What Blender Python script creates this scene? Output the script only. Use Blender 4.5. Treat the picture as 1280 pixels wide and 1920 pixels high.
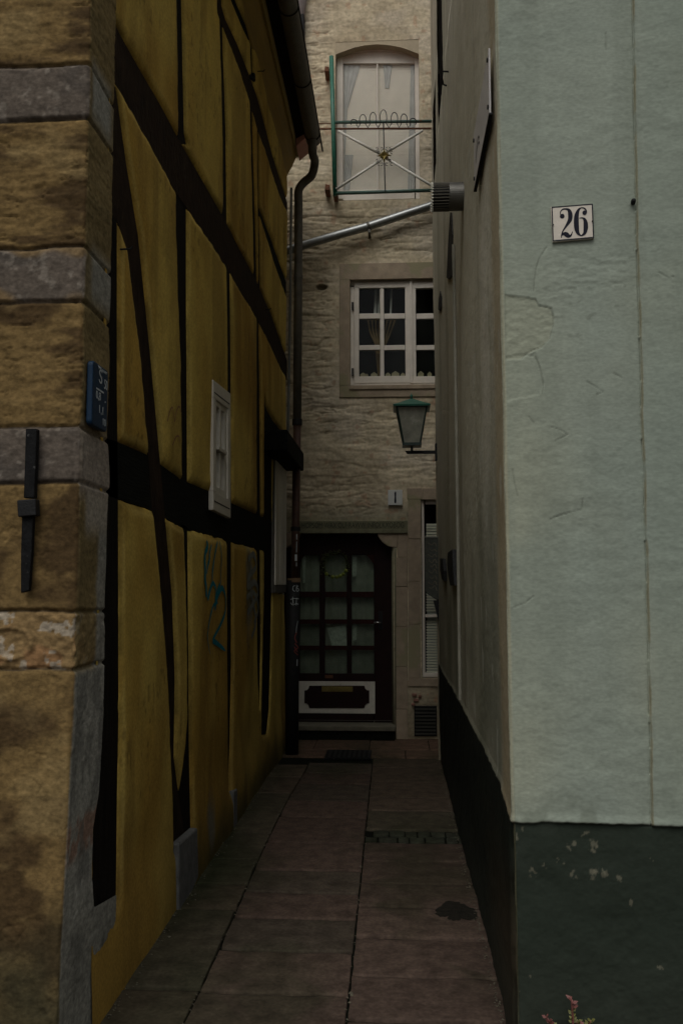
import bpy, math, random
import numpy as np
from mathutils import Vector, noise as mnoise
random.seed(7); rng = np.random.default_rng(5)
S = bpy.context.scene; COL = S.collection
for o in list(bpy.data.objects): bpy.data.objects.remove(o)

# ------------------------------------------------------------------ camera
YAW = math.atan(102/1706.); PIT = math.atan(140/1700.)
cd = bpy.data.cameras.new('camera'); cam = bpy.data.objects.new('camera', cd); COL.objects.link(cam)
cam.location = (0, 0, 1.6); cam.rotation_euler = (math.pi/2+PIT, 0, YAW)
cd.sensor_fit = 'HORIZONTAL'; cd.sensor_width = 36; cd.lens = 1700/1280*36
cd.clip_start = 0.05; cd.clip_end = 400
S.camera = cam
# ------------------------------------------------------------------ sky + sun
SUN_EL, SUN_AZ = math.radians(52), math.radians(192)     # azimuth: clockwise from +Y, so behind and left of the camera
w = bpy.data.worlds.new('World'); S.world = w; w.use_nodes = True
nt = w.node_tree; nt.nodes.clear()
sky = nt.nodes.new('ShaderNodeTexSky'); sky.sky_type = 'NISHITA'; sky.sun_disc = False
sky.sun_elevation = SUN_EL; sky.sun_rotation = SUN_AZ; sky.air_density = 1.0; sky.dust_density = 4.0
hs = nt.nodes.new('ShaderNodeHueSaturation'); hs.inputs['Saturation'].default_value = 0.08
bg = nt.nodes.new('ShaderNodeBackground'); bg.inputs['Strength'].default_value = 0.10
wo = nt.nodes.new('ShaderNodeOutputWorld')
# overcast sky: brighter overhead than at the horizon
tcw = nt.nodes.new('ShaderNodeTexCoord'); sx = nt.nodes.new('ShaderNodeSeparateXYZ'); mrw = nt.nodes.new('ShaderNodeMapRange'); vmw = nt.nodes.new('ShaderNodeVectorMath'); vmw.operation = 'SCALE'
mrw.inputs['To Min'].default_value = .55; mrw.inputs['To Max'].default_value = 2.4
nt.links.new(tcw.outputs['Generated'], sx.inputs[0]); nt.links.new(sx.outputs['Z'], mrw.inputs['Value']); nt.links.new(mrw.outputs[0], vmw.inputs['Scale'])
nt.links.new(sky.outputs[0], hs.inputs['Color']); nt.links.new(hs.outputs[0], vmw.inputs[0]); nt.links.new(vmw.outputs[0], bg.inputs['Color']); nt.links.new(bg.outputs[0], wo.inputs[0])
sl = bpy.data.lights.new('sun', 'SUN'); sl.energy = 0.7; sl.angle = math.radians(40); sl.color = (1, .95, .85)
so = bpy.data.objects.new('sun', sl); COL.objects.link(so); so.location = (-3, -6, 12)
sd = Vector((math.sin(SUN_AZ)*math.cos(SUN_EL), math.cos(SUN_AZ)*math.cos(SUN_EL), math.sin(SUN_EL)))
so.rotation_euler = sd.to_track_quat('Z', 'Y').to_euler()
S.view_settings.view_transform = 'Standard'; S.view_settings.look = 'None'
S.view_settings.exposure = -0.85; S.view_settings.gamma = 1
S.render.engine = 'CYCLES'
S.cycles.max_bounces = 8; S.cycles.diffuse_bounces = 5; S.cycles.transparent_max_bounces = 12

# ------------------------------------------------------------------ surveying: where a sight line meets a wall of the alley
fw = np.array([-math.sin(YAW)*math.cos(PIT), math.cos(YAW)*math.cos(PIT), math.sin(PIT)])
rt = np.array([math.cos(YAW), math.sin(YAW), 0]); upv = np.cross(rt, fw); EYE = np.array([0, 0, 1.6])
def ray(x, y): return fw+rt*(x-640)/1700.-upv*(y-960)/1700.
def PX(x, y, X): d = ray(x, y); return EYE+d*(X/d[0])
def PY(x, y, Y): d = ray(x, y); return EYE+d*(Y/d[1])
def PZ(x, y, Z=0): d = ray(x, y); return EYE+d*((Z-1.6)/d[2])
XL, YE = -1.12, 9.75            # left timber wall, end wall
YF = 3.29                       # mint front
Y_LE = 9.03                     # far end of the left house
def XR(z): return .405-.0055*z  # right side wall leans a little
Y_RE = 8.62

# ------------------------------------------------------------------ helpers
def ss(a, b, x): t = np.clip((x-a)/(b-a), 0, 1); return t*t*(3-2*t)
def _h(ix, iy, seed):
    n = (ix.astype(np.int64)*374761393+iy.astype(np.int64)*668265263+seed*2147483647) & 0xffffffff
    n = ((n ^ (n >> 13))*1274126177) & 0xffffffff
    return ((n ^ (n >> 16)) & 0xffff)/65535.
def vn(x, y, seed=0):
    x = np.asarray(x, float); y = np.asarray(y, float)
    ix = np.floor(x); iy = np.floor(y); fx = x-ix; fy = y-iy; fx = fx*fx*(3-2*fx); fy = fy*fy*(3-2*fy)
    a = _h(ix, iy, seed); b = _h(ix+1, iy, seed); c = _h(ix, iy+1, seed); d = _h(ix+1, iy+1, seed)
    return (a*(1-fx)+b*fx)*(1-fy)+(c*(1-fx)+d*fx)*fy
def fbm(x, y, o=4, seed=0):
    s = 0; a = .5; t = 0
    for i in range(o): s = s+a*vn(x*2**i, y*2**i, seed+i*17); t += a; a *= .5
    return s/t
def worley(x, y, seed=0):
    ix = np.floor(x); iy = np.floor(y); F1 = np.full(x.shape, 9.); F2 = F1.copy(); idn = np.zeros(x.shape)
    for dx in (-1, 0, 1):
        for dy in (-1, 0, 1):
            cx, cy = ix+dx, iy+dy
            px = cx+.15+.7*_h(cx, cy, seed); py = cy+.15+.7*_h(cx, cy, seed+5)
            d = np.hypot(px-x, py-y); v = _h(cx, cy, seed+9)
            n1 = d < F1; F2 = np.where(n1, F1, np.minimum(F2, d)); idn = np.where(n1, v, idn); F1 = np.where(n1, d, F1)
    return F1, F2, idn
def polysd(px, py, poly):
    P = np.array(poly); n = len(P); d = np.full(px.shape, 1e9); ins = np.zeros(px.shape, bool)
    for i in range(n):
        a = P[i]; b = P[(i+1) % n]; e = b-a; L = max(e@e, 1e-12)
        t = np.clip(((px-a[0])*e[0]+(py-a[1])*e[1])/L, 0, 1)
        d = np.minimum(d, np.hypot(px-a[0]-t*e[0], py-a[1]-t*e[1]))
        c = (a[1] > py) != (b[1] > py)
        with np.errstate(divide='ignore', invalid='ignore'):
            xi = (b[0]-a[0])*(py-a[1])/(b[1]-a[1]+1e-15)+a[0]
        ins ^= c & (px < xi)
    return np.where(ins, -d, d)
def mixc(c, col, f):                       # blend an (n,3) colour field towards a colour
    f = np.clip(f, 0, 1)[..., None]; return c*(1-f)+np.array(col)*f

def empty(name, loc, label=None, cat=None, kind=None, group=None):
    o = bpy.data.objects.new(name, None); COL.objects.link(o); o.location = loc; o.empty_display_size = .1
    tag(o, label, cat, kind, group); return o
def tag(o, label=None, cat=None, kind=None, group=None):
    if label: o['label'] = label
    if cat: o['category'] = cat
    if kind: o['kind'] = kind
    if group: o['group'] = group
    return o
def origin(o):
    v = Vector(o.location)
    if o.parent: v = v+origin(o.parent)
    return v
def link(name, me, mat, parent=None):
    o = bpy.data.objects.new(name, me); COL.objects.link(o)
    if mat is not None: me.materials.append(mat)
    if parent is not None:
        o.parent = parent; o.location = -origin(parent)
    return o
class MB:
    def __init__(s): s.v = []; s.f = []
    def add(s, vs, fs):
        k = len(s.v); s.v += [tuple(map(float, p)) for p in vs]; s.f += [tuple(i+k for i in f) for f in fs]; return s
    def box(s, x0, x1, y0, y1, z0, z1):
        x0, x1 = sorted((x0, x1)); y0, y1 = sorted((y0, y1)); z0, z1 = sorted((z0, z1))
        return s.add([(x0,y0,z0),(x1,y0,z0),(x1,y1,z0),(x0,y1,z0),(x0,y0,z1),(x1,y0,z1),(x1,y1,z1),(x0,y1,z1)],
                     [(0,3,2,1),(4,5,6,7),(0,1,5,4),(1,2,6,5),(2,3,7,6),(3,0,4,7)])
    def prism(s, pts, off):                 # polygon pts pushed along off
        n = len(pts); a = [tuple(p) for p in pts]; b = [tuple(np.array(p)+np.array(off)) for p in pts]
        return s.add(a+b, [tuple(range(n))[::-1], tuple(range(n, 2*n))]+[(i, (i+1) % n, n+(i+1) % n, n+i) for i in range(n)])
    def tube(s, pts, r, n=10, caps=True, flat=None):
        pts = [Vector(p) for p in pts]; m = len(pts); rr = r if hasattr(r, '__len__') else [r]*m
        T = [(pts[min(i+1, m-1)]-pts[max(i-1, 0)]).normalized() for i in range(m)]
        u = T[0].orthogonal().normalized(); vs = []; fs = []
        for i in range(m):
            u = (u-T[i]*u.dot(T[i])).normalized(); v = T[i].cross(u)
            for k in range(n):
                a = 2*math.pi*k/n; vs.append(pts[i]+(u*math.cos(a)+v*math.sin(a))*rr[i])
        for i in range(m-1):
            for k in range(n): fs.append((i*n+k, i*n+(k+1) % n, (i+1)*n+(k+1) % n, (i+1)*n+k))
        if caps: fs += [tuple(range(n))[::-1], tuple(range((m-1)*n, m*n))]
        return s.add(vs, fs)
    def lathe(s, c, prof, n=16, ph=0, axis='Z'):
        vs = []; fs = []; m = len(prof)
        for r, z in prof:
            for k in range(n):
                a = 2*math.pi*k/n+ph
                if axis == 'Z': vs.append((c[0]+r*math.cos(a), c[1]+r*math.sin(a), c[2]+z))
                else: vs.append((c[0]+z, c[1]+r*math.cos(a), c[2]+r*math.sin(a)))
        for i in range(m-1):
            for k in range(n): fs.append((i*n+k, i*n+(k+1) % n, (i+1)*n+(k+1) % n, (i+1)*n+k))
        fs += [tuple(range(n))[::-1], tuple(range((m-1)*n, m*n))]
        return s.add(vs, fs)
    def ribbon(s, pts, ws, P, k=0):          # pen stroke: 2-D points with widths, mapped to space by P(u, v, lift)
        q = [np.array(p, float) for p in pts]; m = len(q); L = []; R = []
        for i in range(m):
            t = q[min(i+1, m-1)]-q[max(i-1, 0)]; t = t/(np.hypot(*t)+1e-9); nn = np.array([-t[1], t[0]])*ws[i]/2
            L.append(P(*(q[i]+nn), k)); R.append(P(*(q[i]-nn), k))
        return s.add(L+R, [(i, i+1, m+i+1, m+i) for i in range(m-1)])
    def build(s, name, mat, parent=None, bevel=0, smooth=False, seg=2, split=False):
        if split:                            # every loose piece becomes a part of its own
            par = list(range(len(s.v)))
            def fd(i):
                while par[i] != i: par[i] = par[par[i]]; i = par[i]
                return i
            for f in s.f:
                for j in f[1:]: par[fd(j)] = fd(f[0])
            gr_ = {}
            for f in s.f: gr_.setdefault(fd(f[0]), []).append(f)
            out = []
            for fs in gr_.values():
                m = MB(); ids = sorted({i for f in fs for i in f}); mp_ = {i: k for k, i in enumerate(ids)}
                m.add([s.v[i] for i in ids], [tuple(mp_[i] for i in f) for f in fs]); out.append(m.build(name, mat, parent, bevel, smooth, seg))
            return out
        me = bpy.data.meshes.new(name); me.from_pydata(s.v, [], s.f); me.update()
        o = link(name, me, mat, parent)
        if smooth:
            for p in me.polygons: p.use_smooth = True
        if bevel:
            b = o.modifiers.new('bevel', 'BEVEL'); b.width = bevel; b.segments = seg; b.limit_method = 'ANGLE'; b.angle_limit = math.radians(40)
        return o
def smoothline(pts, n=6):                   # Catmull-Rom through points (any dimension)
    P = [np.array(p, float) for p in pts]; P = [2*P[0]-P[1]]+P+[2*P[-1]-P[-2]]; out = []
    for i in range(1, len(P)-2):
        for k in range(n):
            t = k/n; a, b, c, d = P[i-1], P[i], P[i+1], P[i+2]
            out.append(.5*((2*b)+(-a+c)*t+(2*a-5*b+4*c-d)*t*t+(-a+3*b-3*c+d)*t**3))
    out.append(P[-2]); return out
def sheet(name, us, zs, pos, col, mat, parent=None, hole=None, flip=False):
    """dense wall surface: pos(U,Z) -> (X,Y,Z) arrays, col(U,Z) -> (n,m,3) paint colours"""
    U, Z = np.meshgrid(us, zs, indexing='ij'); X, Y, W = pos(U, Z); nu, nz = U.shape
    co = np.stack([X, Y, W], -1).reshape(-1, 3)
    I = np.arange(nu*nz).reshape(nu, nz); a, b, c, d = I[:-1, :-1], I[1:, :-1], I[1:, 1:], I[:-1, 1:]
    F = np.stack([a, d, c, b] if flip else [a, b, c, d], -1).reshape(-1, 4)
    if hole is not None:
        cu = (U[:-1, :-1]+U[1:, 1:])/2; cz = (Z[:-1, :-1]+Z[1:, 1:])/2
        F = F[~hole(cu, cz).reshape(-1)]
    me = bpy.data.meshes.new(name); me.vertices.add(len(co)); me.vertices.foreach_set('co', co.ravel())
    me.loops.add(F.size); me.polygons.add(len(F)); me.loops.foreach_set('vertex_index', F.ravel())
    me.polygons.foreach_set('loop_start', np.arange(0, F.size, 4)); me.polygons.foreach_set('loop_total', np.full(len(F), 4))
    me.update(); me.validate()
    at = me.color_attributes.new('Col', 'FLOAT_COLOR', 'POINT'); C = col(U, Z).reshape(-1, 3)
    at.data.foreach_set('color', np.c_[np.clip(C, .002, .95), np.ones(len(C))].ravel())
    me.polygons.foreach_set('use_smooth', np.ones(len(me.polygons), bool))
    return link(name, me, mat, parent)

# ------------------------------------------------------------------ materials
def M(name, col=(.5,.5,.5), rough=.8, var=.15, scale=8, bump=.2, bscale=60, metal=0, attr=False, stretch=(1,1,1), spec=.5, bdist=.004, spot=None, pores=0, pscale=120):
    m = bpy.data.materials.new(name); m.use_nodes = True; nt = m.node_tree; N = nt.nodes; L = nt.links
    b = N['Principled BSDF']; b.inputs['Roughness'].default_value = rough; b.inputs['Metallic'].default_value = metal
    b.inputs['Specular IOR Level'].default_value = spec
    tc = N.new('ShaderNodeTexCoord'); mp = N.new('ShaderNodeMapping'); mp.inputs['Scale'].default_value = stretch
    L.new(tc.outputs['Object'], mp.inputs[0])
    n1 = N.new('ShaderNodeTexNoise'); n1.inputs['Scale'].default_value = scale; n1.inputs['Detail'].default_value = 8; n1.inputs['Roughness'].default_value = .65
    L.new(mp.outputs[0], n1.inputs['Vector'])
    mr = N.new('ShaderNodeMapRange'); mr.inputs['From Min'].default_value = .3; mr.inputs['From Max'].default_value = .7
    mr.inputs['To Min'].default_value = 1-var; mr.inputs['To Max'].default_value = 1+var; L.new(n1.outputs['Fac'], mr.inputs['Value'])
    vm = N.new('ShaderNodeVectorMath'); vm.operation = 'SCALE'
    if attr:
        a = N.new('ShaderNodeAttribute'); a.attribute_name = 'Col'; L.new(a.outputs['Color'], vm.inputs[0])
    else: vm.inputs[0].default_value = col
    L.new(mr.outputs[0], vm.inputs['Scale']); last = vm.outputs[0]
    if spot:                                  # worn spots of another colour: (colour, scale, threshold)
        n3 = N.new('ShaderNodeTexNoise'); n3.inputs['Scale'].default_value = spot[1]; n3.inputs['Detail'].default_value = 6; L.new(mp.outputs[0], n3.inputs['Vector'])
        r3 = N.new('ShaderNodeMapRange'); r3.inputs['From Min'].default_value = spot[2]; r3.inputs['From Max'].default_value = spot[2]+.06; L.new(n3.outputs['Fac'], r3.inputs['Value'])
        mx = N.new('ShaderNodeMix'); mx.data_type = 'RGBA'; L.new(r3.outputs[0], mx.inputs[0]); L.new(last, mx.inputs[6]); mx.inputs[7].default_value = (*spot[0], 1); last = mx.outputs[2]
    L.new(last, b.inputs['Base Color'])
    if bump:
        n2 = N.new('ShaderNodeTexNoise'); n2.inputs['Scale'].default_value = bscale; n2.inputs['Detail'].default_value = 6; n2.inputs['Roughness'].default_value = .6
        L.new(mp.outputs[0], n2.inputs['Vector']); bp = N.new('ShaderNodeBump'); bp.inputs['Strength'].default_value = bump; bp.inputs['Distance'].default_value = bdist
        if pores:                             # pitted grain: dark pin-holes and a gritty surface
            vo = N.new('ShaderNodeTexVoronoi'); vo.inputs['Scale'].default_value = pscale; L.new(mp.outputs[0], vo.inputs['Vector'])
            pr = N.new('ShaderNodeMapRange'); pr.inputs['From Max'].default_value = .35; pr.inputs['To Min'].default_value = 1-pores; L.new(vo.outputs['Distance'], pr.inputs['Value'])
            mu = N.new('ShaderNodeMath'); mu.operation = 'MULTIPLY'; L.new(n2.outputs['Fac'], mu.inputs[0]); L.new(pr.outputs[0], mu.inputs[1]); L.new(mu.outputs[0], bp.inputs['Height'])
            n4 = N.new('ShaderNodeTexNoise'); n4.inputs['Scale'].default_value = pscale*.5; n4.inputs['Detail'].default_value = 4; L.new(mp.outputs[0], n4.inputs['Vector'])
            r4 = N.new('ShaderNodeMapRange'); r4.inputs['From Min'].default_value = .35; r4.inputs['From Max'].default_value = .65; r4.inputs['To Min'].default_value = 1-pores*.55; r4.inputs['To Max'].default_value = 1+pores*.45; L.new(n4.outputs['Fac'], r4.inputs['Value'])
            v2 = N.new('ShaderNodeVectorMath'); v2.operation = 'SCALE'; L.new(last, v2.inputs[0]); L.new(r4.outputs[0], v2.inputs['Scale']); L.new(v2.outputs[0], b.inputs['Base Color'])
        else: L.new(n2.outputs['Fac'], bp.inputs['Height']); L.new(bp.outputs[0], b.inputs['Normal'])
        rr = N.new('ShaderNodeMapRange'); rr.inputs['To Min'].default_value = max(rough-.12, .03); rr.inputs['To Max'].default_value = min(rough+.12, 1)
        L.new(n1.outputs['Fac'], rr.inputs['Value']); L.new(rr.outputs[0], b.inputs['Roughness'])
    return m
def glass(name='window_glass', tint=(.9,.92,.9), ior=1.28):
    m = bpy.data.materials.new(name); m.use_nodes = True; nt = m.node_tree; N = nt.nodes; L = nt.links; N.clear()
    o = N.new('ShaderNodeOutputMaterial'); mx = N.new('ShaderNodeMixShader'); t = N.new('ShaderNodeBsdfTransparent'); t.inputs[0].default_value = (*tint, 1)
    gl = N.new('ShaderNodeBsdfGlossy'); gl.inputs['Roughness'].default_value = .04; fr = N.new('ShaderNodeFresnel'); fr.inputs[0].default_value = ior
    nz = N.new('ShaderNodeTexNoise'); nz.inputs['Scale'].default_value = 5; bp = N.new('ShaderNodeBump'); bp.inputs['Strength'].default_value = .15; bp.inputs['Distance'].default_value = .01
    tc = N.new('ShaderNodeTexCoord'); L.new(tc.outputs['Object'], nz.inputs['Vector']); L.new(nz.outputs['Fac'], bp.inputs['Height']); L.new(bp.outputs[0], gl.inputs['Normal'])
    L.new(fr.outputs[0], mx.inputs[0]); L.new(t.outputs[0], mx.inputs[1]); L.new(gl.outputs[0], mx.inputs[2]); L.new(mx.outputs[0], o.inputs[0]); return m
m_plaster = M('yellow_limewash', attr=True, rough=.9, var=.14, scale=5, bump=.5, bscale=34, bdist=.006, spec=.1, pores=.28, pscale=150)
m_stone = M('limewashed_sandstone', attr=True, rough=.95, var=.36, scale=30, bump=.8, bscale=70, bdist=.0045, stretch=(1,1,1.5), spec=.08, pores=.3, pscale=130)
m_rubble = M('painted_rubble', attr=True, rough=.9, var=.16, scale=7, bump=.7, bscale=40, bdist=.008, spec=.1, pores=.3, pscale=60)
m_mint = M('mint_masonry_paint', attr=True, rough=.75, var=.06, scale=9, bump=.75, bscale=70, bdist=.005, stretch=(.7,.7,1.5), spec=.12, pores=.16, pscale=170)
m_slab = M('sandstone_slab', attr=True, rough=.9, var=.42, scale=11, bump=.8, bscale=60, bdist=.006, spec=.08, pores=.3, pscale=110)
m_dirt = M('joint_dirt', (.008,.009,.006), spec=.05, rough=1, var=.5, scale=20, bump=1, bscale=60)
m_ground = M('street_ground', (.06,.055,.05), rough=.95, var=.25, scale=3, bump=.6, bscale=30)
m_wood = M('tarred_oak', (.010,.008,.006), rough=.85, var=.6, scale=14, bump=1, bscale=34, stretch=(3,3,.25), bdist=.010, spec=.08)
m_woodh = M('tarred_oak_rail', (.007,.008,.006), rough=.85, var=.6, scale=14, bump=1, bscale=34, stretch=(3,.25,3), bdist=.010, spec=.08)
m_woodb = M('brown_oak', (.024,.015,.009), rough=.85, var=.6, scale=14, bump=1, bscale=34, stretch=(3,.7,.5), bdist=.010, spec=.08)
m_white = M('old_white_paint', (.55,.52,.44), rough=.55, var=.1, scale=12, bump=.3, bscale=60, spot=((.32,.28,.22), 9, .68))
m_cream = M('cream_frame', (.66,.60,.51), rough=.55, var=.08, scale=10, bump=.2, bscale=50)
m_grey = M('grey_render', (.10,.10,.095), rough=.95, var=.35, scale=16, bump=.9, bscale=45, bdist=.006)
m_sand = M('red_sandstone', (.33,.26,.18), rough=.9, var=.22, scale=9, bump=.5, bscale=50, bdist=.005, spot=((.27,.24,.14), 3, .56))
m_iron = M('black_iron', (.010,.010,.010), rough=.65, var=.4, scale=30, bump=.6, bscale=80, spec=.25)
m_ironw = M('worn_iron', (.010,.010,.010), spec=.2, rough=.75, var=.5, scale=40, bump=.7, bscale=90, metal=.4, spot=((.07,.07,.065), 45, .66))
m_zinc = M('zinc_pipe', (.28,.29,.28), rough=.38, var=.22, scale=18, bump=.15, bscale=40, metal=.75)
m_gutter = M('tarnished_gutter', (.10,.092,.072), rough=.55, var=.3, scale=14, bump=.3, bscale=40, metal=.15)
m_rust = M('rust_red_pipe', (.062,.028,.016), rough=.6, var=.35, scale=20, bump=.4, bscale=50, metal=.2)
m_rusty = M('rust', (.14,.055,.025), rough=.9, var=.5, scale=40, bump=1, bscale=90)
m_green = M('green_tube', (.020,.135,.085), rough=.45, var=.3, scale=25, bump=.2, bscale=60, spot=((.10,.045,.02), 14, .64))
m_greend = M('dull_green_rail', (.05,.10,.075), rough=.55, var=.3, scale=25, bump=.2, bscale=60, spot=((.10,.045,.02), 14, .60))
m_lampg = M('lamp_green', (.022,.11,.075), rough=.4, var=.15, scale=20, bump=.1)
m_lampd = M('lamp_dark_green', (.010,.028,.022), rough=.4, var=.2, scale=20, bump=.1)
m_frost = M('frosted_pane', (.42,.42,.38), rough=.3, var=.1, scale=10, bump=0)
m_blue = M('blue_enamel', (.006,.024,.052), spec=.2, rough=.45, var=.12, scale=20, bump=.15, bscale=40)
m_lett = M('white_lettering', (.42,.46,.46), rough=.5, var=.15, scale=60, bump=0)
m_enam = M('white_enamel', (.62,.56,.47), rough=.25, var=.06, scale=25, bump=.08, bscale=30, spot=((.30,.20,.09), 11, .70))
m_navy = M('navy_enamel', (.006,.007,.016), rough=.5, var=.1, bump=0, spec=.15)
m_door = M('oxblood_door', (.014,.005,.004), spec=.15, rough=.6, var=.3, scale=10, bump=.15, bscale=40)
m_doorr = M('dark_red_wood', (.026,.006,.004), spec=.15, rough=.6, var=.3, scale=10, bump=.15, bscale=40)
m_brass = M('brass', (.22,.17,.05), rough=.4, var=.2, metal=.7, bump=.1)
m_steel = M('steel_handle', (.5,.5,.48), rough=.25, var=.05, metal=.9, bump=0)
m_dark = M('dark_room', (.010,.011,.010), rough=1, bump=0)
m_blind = M('white_blind', (.93,.87,.75), rough=.7, var=.05, bump=0)
m_net = M('net_curtain', (.56,.56,.53), rough=.9, var=.12, scale=12, bump=.2, bscale=30)
m_netd = M('door_net', (.36,.35,.30), rough=.9, var=.2, scale=10, bump=.2, bscale=30)
m_tan = M('tan_curtain', (.24,.16,.07), rough=.9, var=.2, scale=20, bump=.3, bscale=40)
m_teal = M('teal_spray', (.008,.17,.21), spec=.1, rough=.7, var=.3, scale=40, bump=0)
m_tile = M('clay_tile', (.30,.13,.09), rough=.85, var=.3, scale=12, bump=.5, bscale=40)
m_leaf = M('leaf', (.09,.11,.03), rough=.6, var=.4, scale=30, bump=0)
m_leafr = M('red_stem', (.17,.06,.05), rough=.6, var=.3, scale=50, bump=0)
m_leafy = M('yellow_green_leaf', (.14,.14,.035), rough=.6, var=.3, scale=50, bump=0)
m_apple = M('green_fruit', (.20,.24,.03), rough=.4, var=.2, bump=0)
m_conc = M('plain_render', (.20,.17,.11), rough=.95, var=.15, scale=3, bump=.4, bscale=20)
m_soff = M('yellow_board', (.27,.175,.03), rough=.8, var=.2, scale=7, bump=.25, bscale=40, stretch=(2,.4,2))
m_fasc = M('ochre_fascia', (.30,.21,.045), rough=.7, var=.12, scale=7, bump=.2, bscale=40, stretch=(2,.4,2))
m_plate = M('pale_plate', (.46,.44,.42), rough=.35, var=.08, scale=14, bump=.1)
m_relief = M('carved_wood', (.035,.038,.028), rough=.7, var=.5, scale=40, bump=.9, bscale=70)
m_lint = M('mossy_sandstone', (.15,.145,.085), rough=.95, var=.3, scale=14, bump=.8, bscale=60)
m_rubp = M('painted_arch', (.43,.36,.245), rough=.9, var=.14, scale=7, bump=.5, bscale=40)
m_glass = glass(tint=(.9,.92,.9), ior=1.18)
m_glassd = glass('door_glass', (.85,.9,.86), 1.2)

# ================================================================== GROUND
me = MB().add([(-120,-120,-.03),(120,-120,-.03),(120,120,-.03),(-120,120,-.03)], [(0,1,2,3)])
tag(me.build('ground', m_ground), kind='structure')
path = tag(MB().add([(-8,-1.0,-.016),(8,-1.0,-.016),(8,YE+.4,-.016),(-8,YE+.4,-.016)], [(0,1,2,3)]).build('path', m_dirt), kind='structure')
SV, SF, SC = [], [], []
def slab(q, tint, gap=.0062, z=None, seg=7):
    """one worn flagstone: corner points q, rounded rim, slightly uneven outline and top"""
    q = [np.array(p, float) for p in q]; c = sum(q)/len(q); z = random.uniform(-.003, .003) if z is None else z
    ol = []; nm = []; sd = random.random()*99
    for i in range(len(q)):
        a, b = q[i], q[(i+1) % len(q)]; L = np.hypot(*(b-a)); n = max(2, int(L/.05)) if seg > 3 else 2
        e0 = q[i]-q[i-1]; n1 = np.array([-(b-a)[1], (b-a)[0]])/L; n0 = np.array([-e0[1], e0[0]])/np.hypot(*e0)
        n1 = n1*np.sign(n1@(c-(a+b)/2)); n0 = n0*np.sign(n0@(c-(q[i]+q[i-1])/2))
        for k in range(n):
            p = a+(b-a)*k/n; ol.append(p); nm.append(n1+n0 if k == 0 else n1)
    n = len(ol); rings = []
    for r, (ins, dz) in enumerate([(gap, -.03), (gap, -.007), (gap+.002, -.0012), (gap+.008, 0)]):
        rr = []
        for i, p in enumerate(ol):
            d = c-p; L = np.hypot(*d); jit = .0055*mnoise.noise(Vector((p[0]*22+sd, p[1]*22, 0)))+.006*mnoise.noise(Vector((p[0]*6+sd, p[1]*6, 3)))
            cor = .006 if i % max(1, n//len(q)) == 0 else 0
            rr.append(p+nm[i]*np.array([.62, 2.0])*(ins+max(jit, -ins*.8)+cor*.35))
        rings.append((rr, dz))
    k = len(SV)
    for rr, dz in rings:
        for p in rr: SV.append((p[0], p[1], z+dz+.002*mnoise.noise(Vector((p[0]*4, p[1]*4, sd)))))
    for r in range(3):
        for i in range(n): SF.append((k+r*n+i, k+r*n+(i+1) % n, k+(r+1)*n+(i+1) % n, k+(r+1)*n+i))
    SV.append((c[0], c[1], z+.001)); ci = len(SV)-1
    for i in range(n): SF.append((k+3*n+i, k+3*n+(i+1) % n, ci))
    SC.extend([tint]*(4*n+1))
def gz(x, y): return PZ(x, y)[1]
def tint(Y, base=None):
    r = random.random(); b = np.array([.080,.056,.043]) if r < .62 else np.array([.068,.054,.040])
    if base is not None: b = np.array(base)
    return b*random.uniform(.86, 1.14)
J1 = lambda Y: -.785-.035*ss(3.6, 6, Y)+.025*ss(7, 8, Y)
J2 = lambda Y: -.190-.006*(Y-3.4)
ya = [gz(500, y) for y in (1863, 1782, 1721, 1672, 1630, 1579, 1531, 1500, 1469, 1448, 1429)]
yb = [gz(780, y) for y in (1915, 1832, 1760, 1702, 1658, 1616, 1580)]
yc = [gz(780, y) for y in (1557, 1521, 1496, 1466, 1440, 1422)]
yl = [gz(400, y) for y in (1856, 1705, 1657, 1610, 1560, 1520, 1485, 1455, 1432)]
pre = [2.0, 2.45, 2.95]
def column(ys, xa, xb, green=0):
    for a, b in zip(ys[:-1], ys[1:]):
        t = tint(a)
        if green: t = t*(1-green)+np.array([.05,.055,.025])*green
        j = random.uniform(-.012, .012)
        slab([(xa(a), a+j*.5), (xb(a), a-j*.5), (xb(b), b), (xa(b), b)], t)
CX = lambda v: (lambda Y: v)
column([2.0, 2.5, 3.0]+ya, J1, J2)
column([2.1, 2.6, 3.05]+yb, J2, CX(.46))
column(yc, J2, CX(.46), .2)
column([1.9, 2.4, 2.9]+yl, CX(-1.25), J1, .2)
for s in range(2):                                   # strip of small setts across the right-hand flags
    y0 = yb[-1]+(yc[0]-yb[-1])*s/2; y1 = yb[-1]+(yc[0]-yb[-1])*(s+1)/2; x = J2(y0)+(.05 if s else 0)
    while x < .44:
        wd = random.uniform(.07, .13); slab([(x, y0), (min(x+wd, .45), y0), (min(x+wd, .45), y1), (x, y1)], tint(0, (.04,.042,.03)), gap=.007, z=random.uniform(-.008, 0), seg=2); x += wd
yy = max(ya[-1], yc[-1], yl[-1])+.02                 # the crossing lane in front of the end house
x = -5.2
while x < 5:
    wd = random.uniform(.5, .75)
    slab([(x, yy), (x+wd, yy), (x+wd, yy+.42), (x, yy+.42)], tint(0, (.105,.068,.046))); x += wd
x = -5.4
while x < 5:
    wd = random.uniform(.55, .8)
    slab([(x, yy+.42), (x+wd, yy+.42), (x+wd, YE+.05), (x, YE+.05)], tint(0, (.10,.063,.042))); x += wd
for s in (-1, 1):                                    # pavement in front of both houses
    for r in range(3):
        x = .48 if s > 0 else -1.27
        while abs(x) < 5:
            wd = random.uniform(.45, .7); y0, y1 = 1.9+r*.45, 1.9+(r+1)*.45
            slab([(x, y0), (x+s*wd, y0), (x+s*wd, y1), (x, y1)][::s], tint(0, (.07,.05,.04))); x += s*wd
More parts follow.
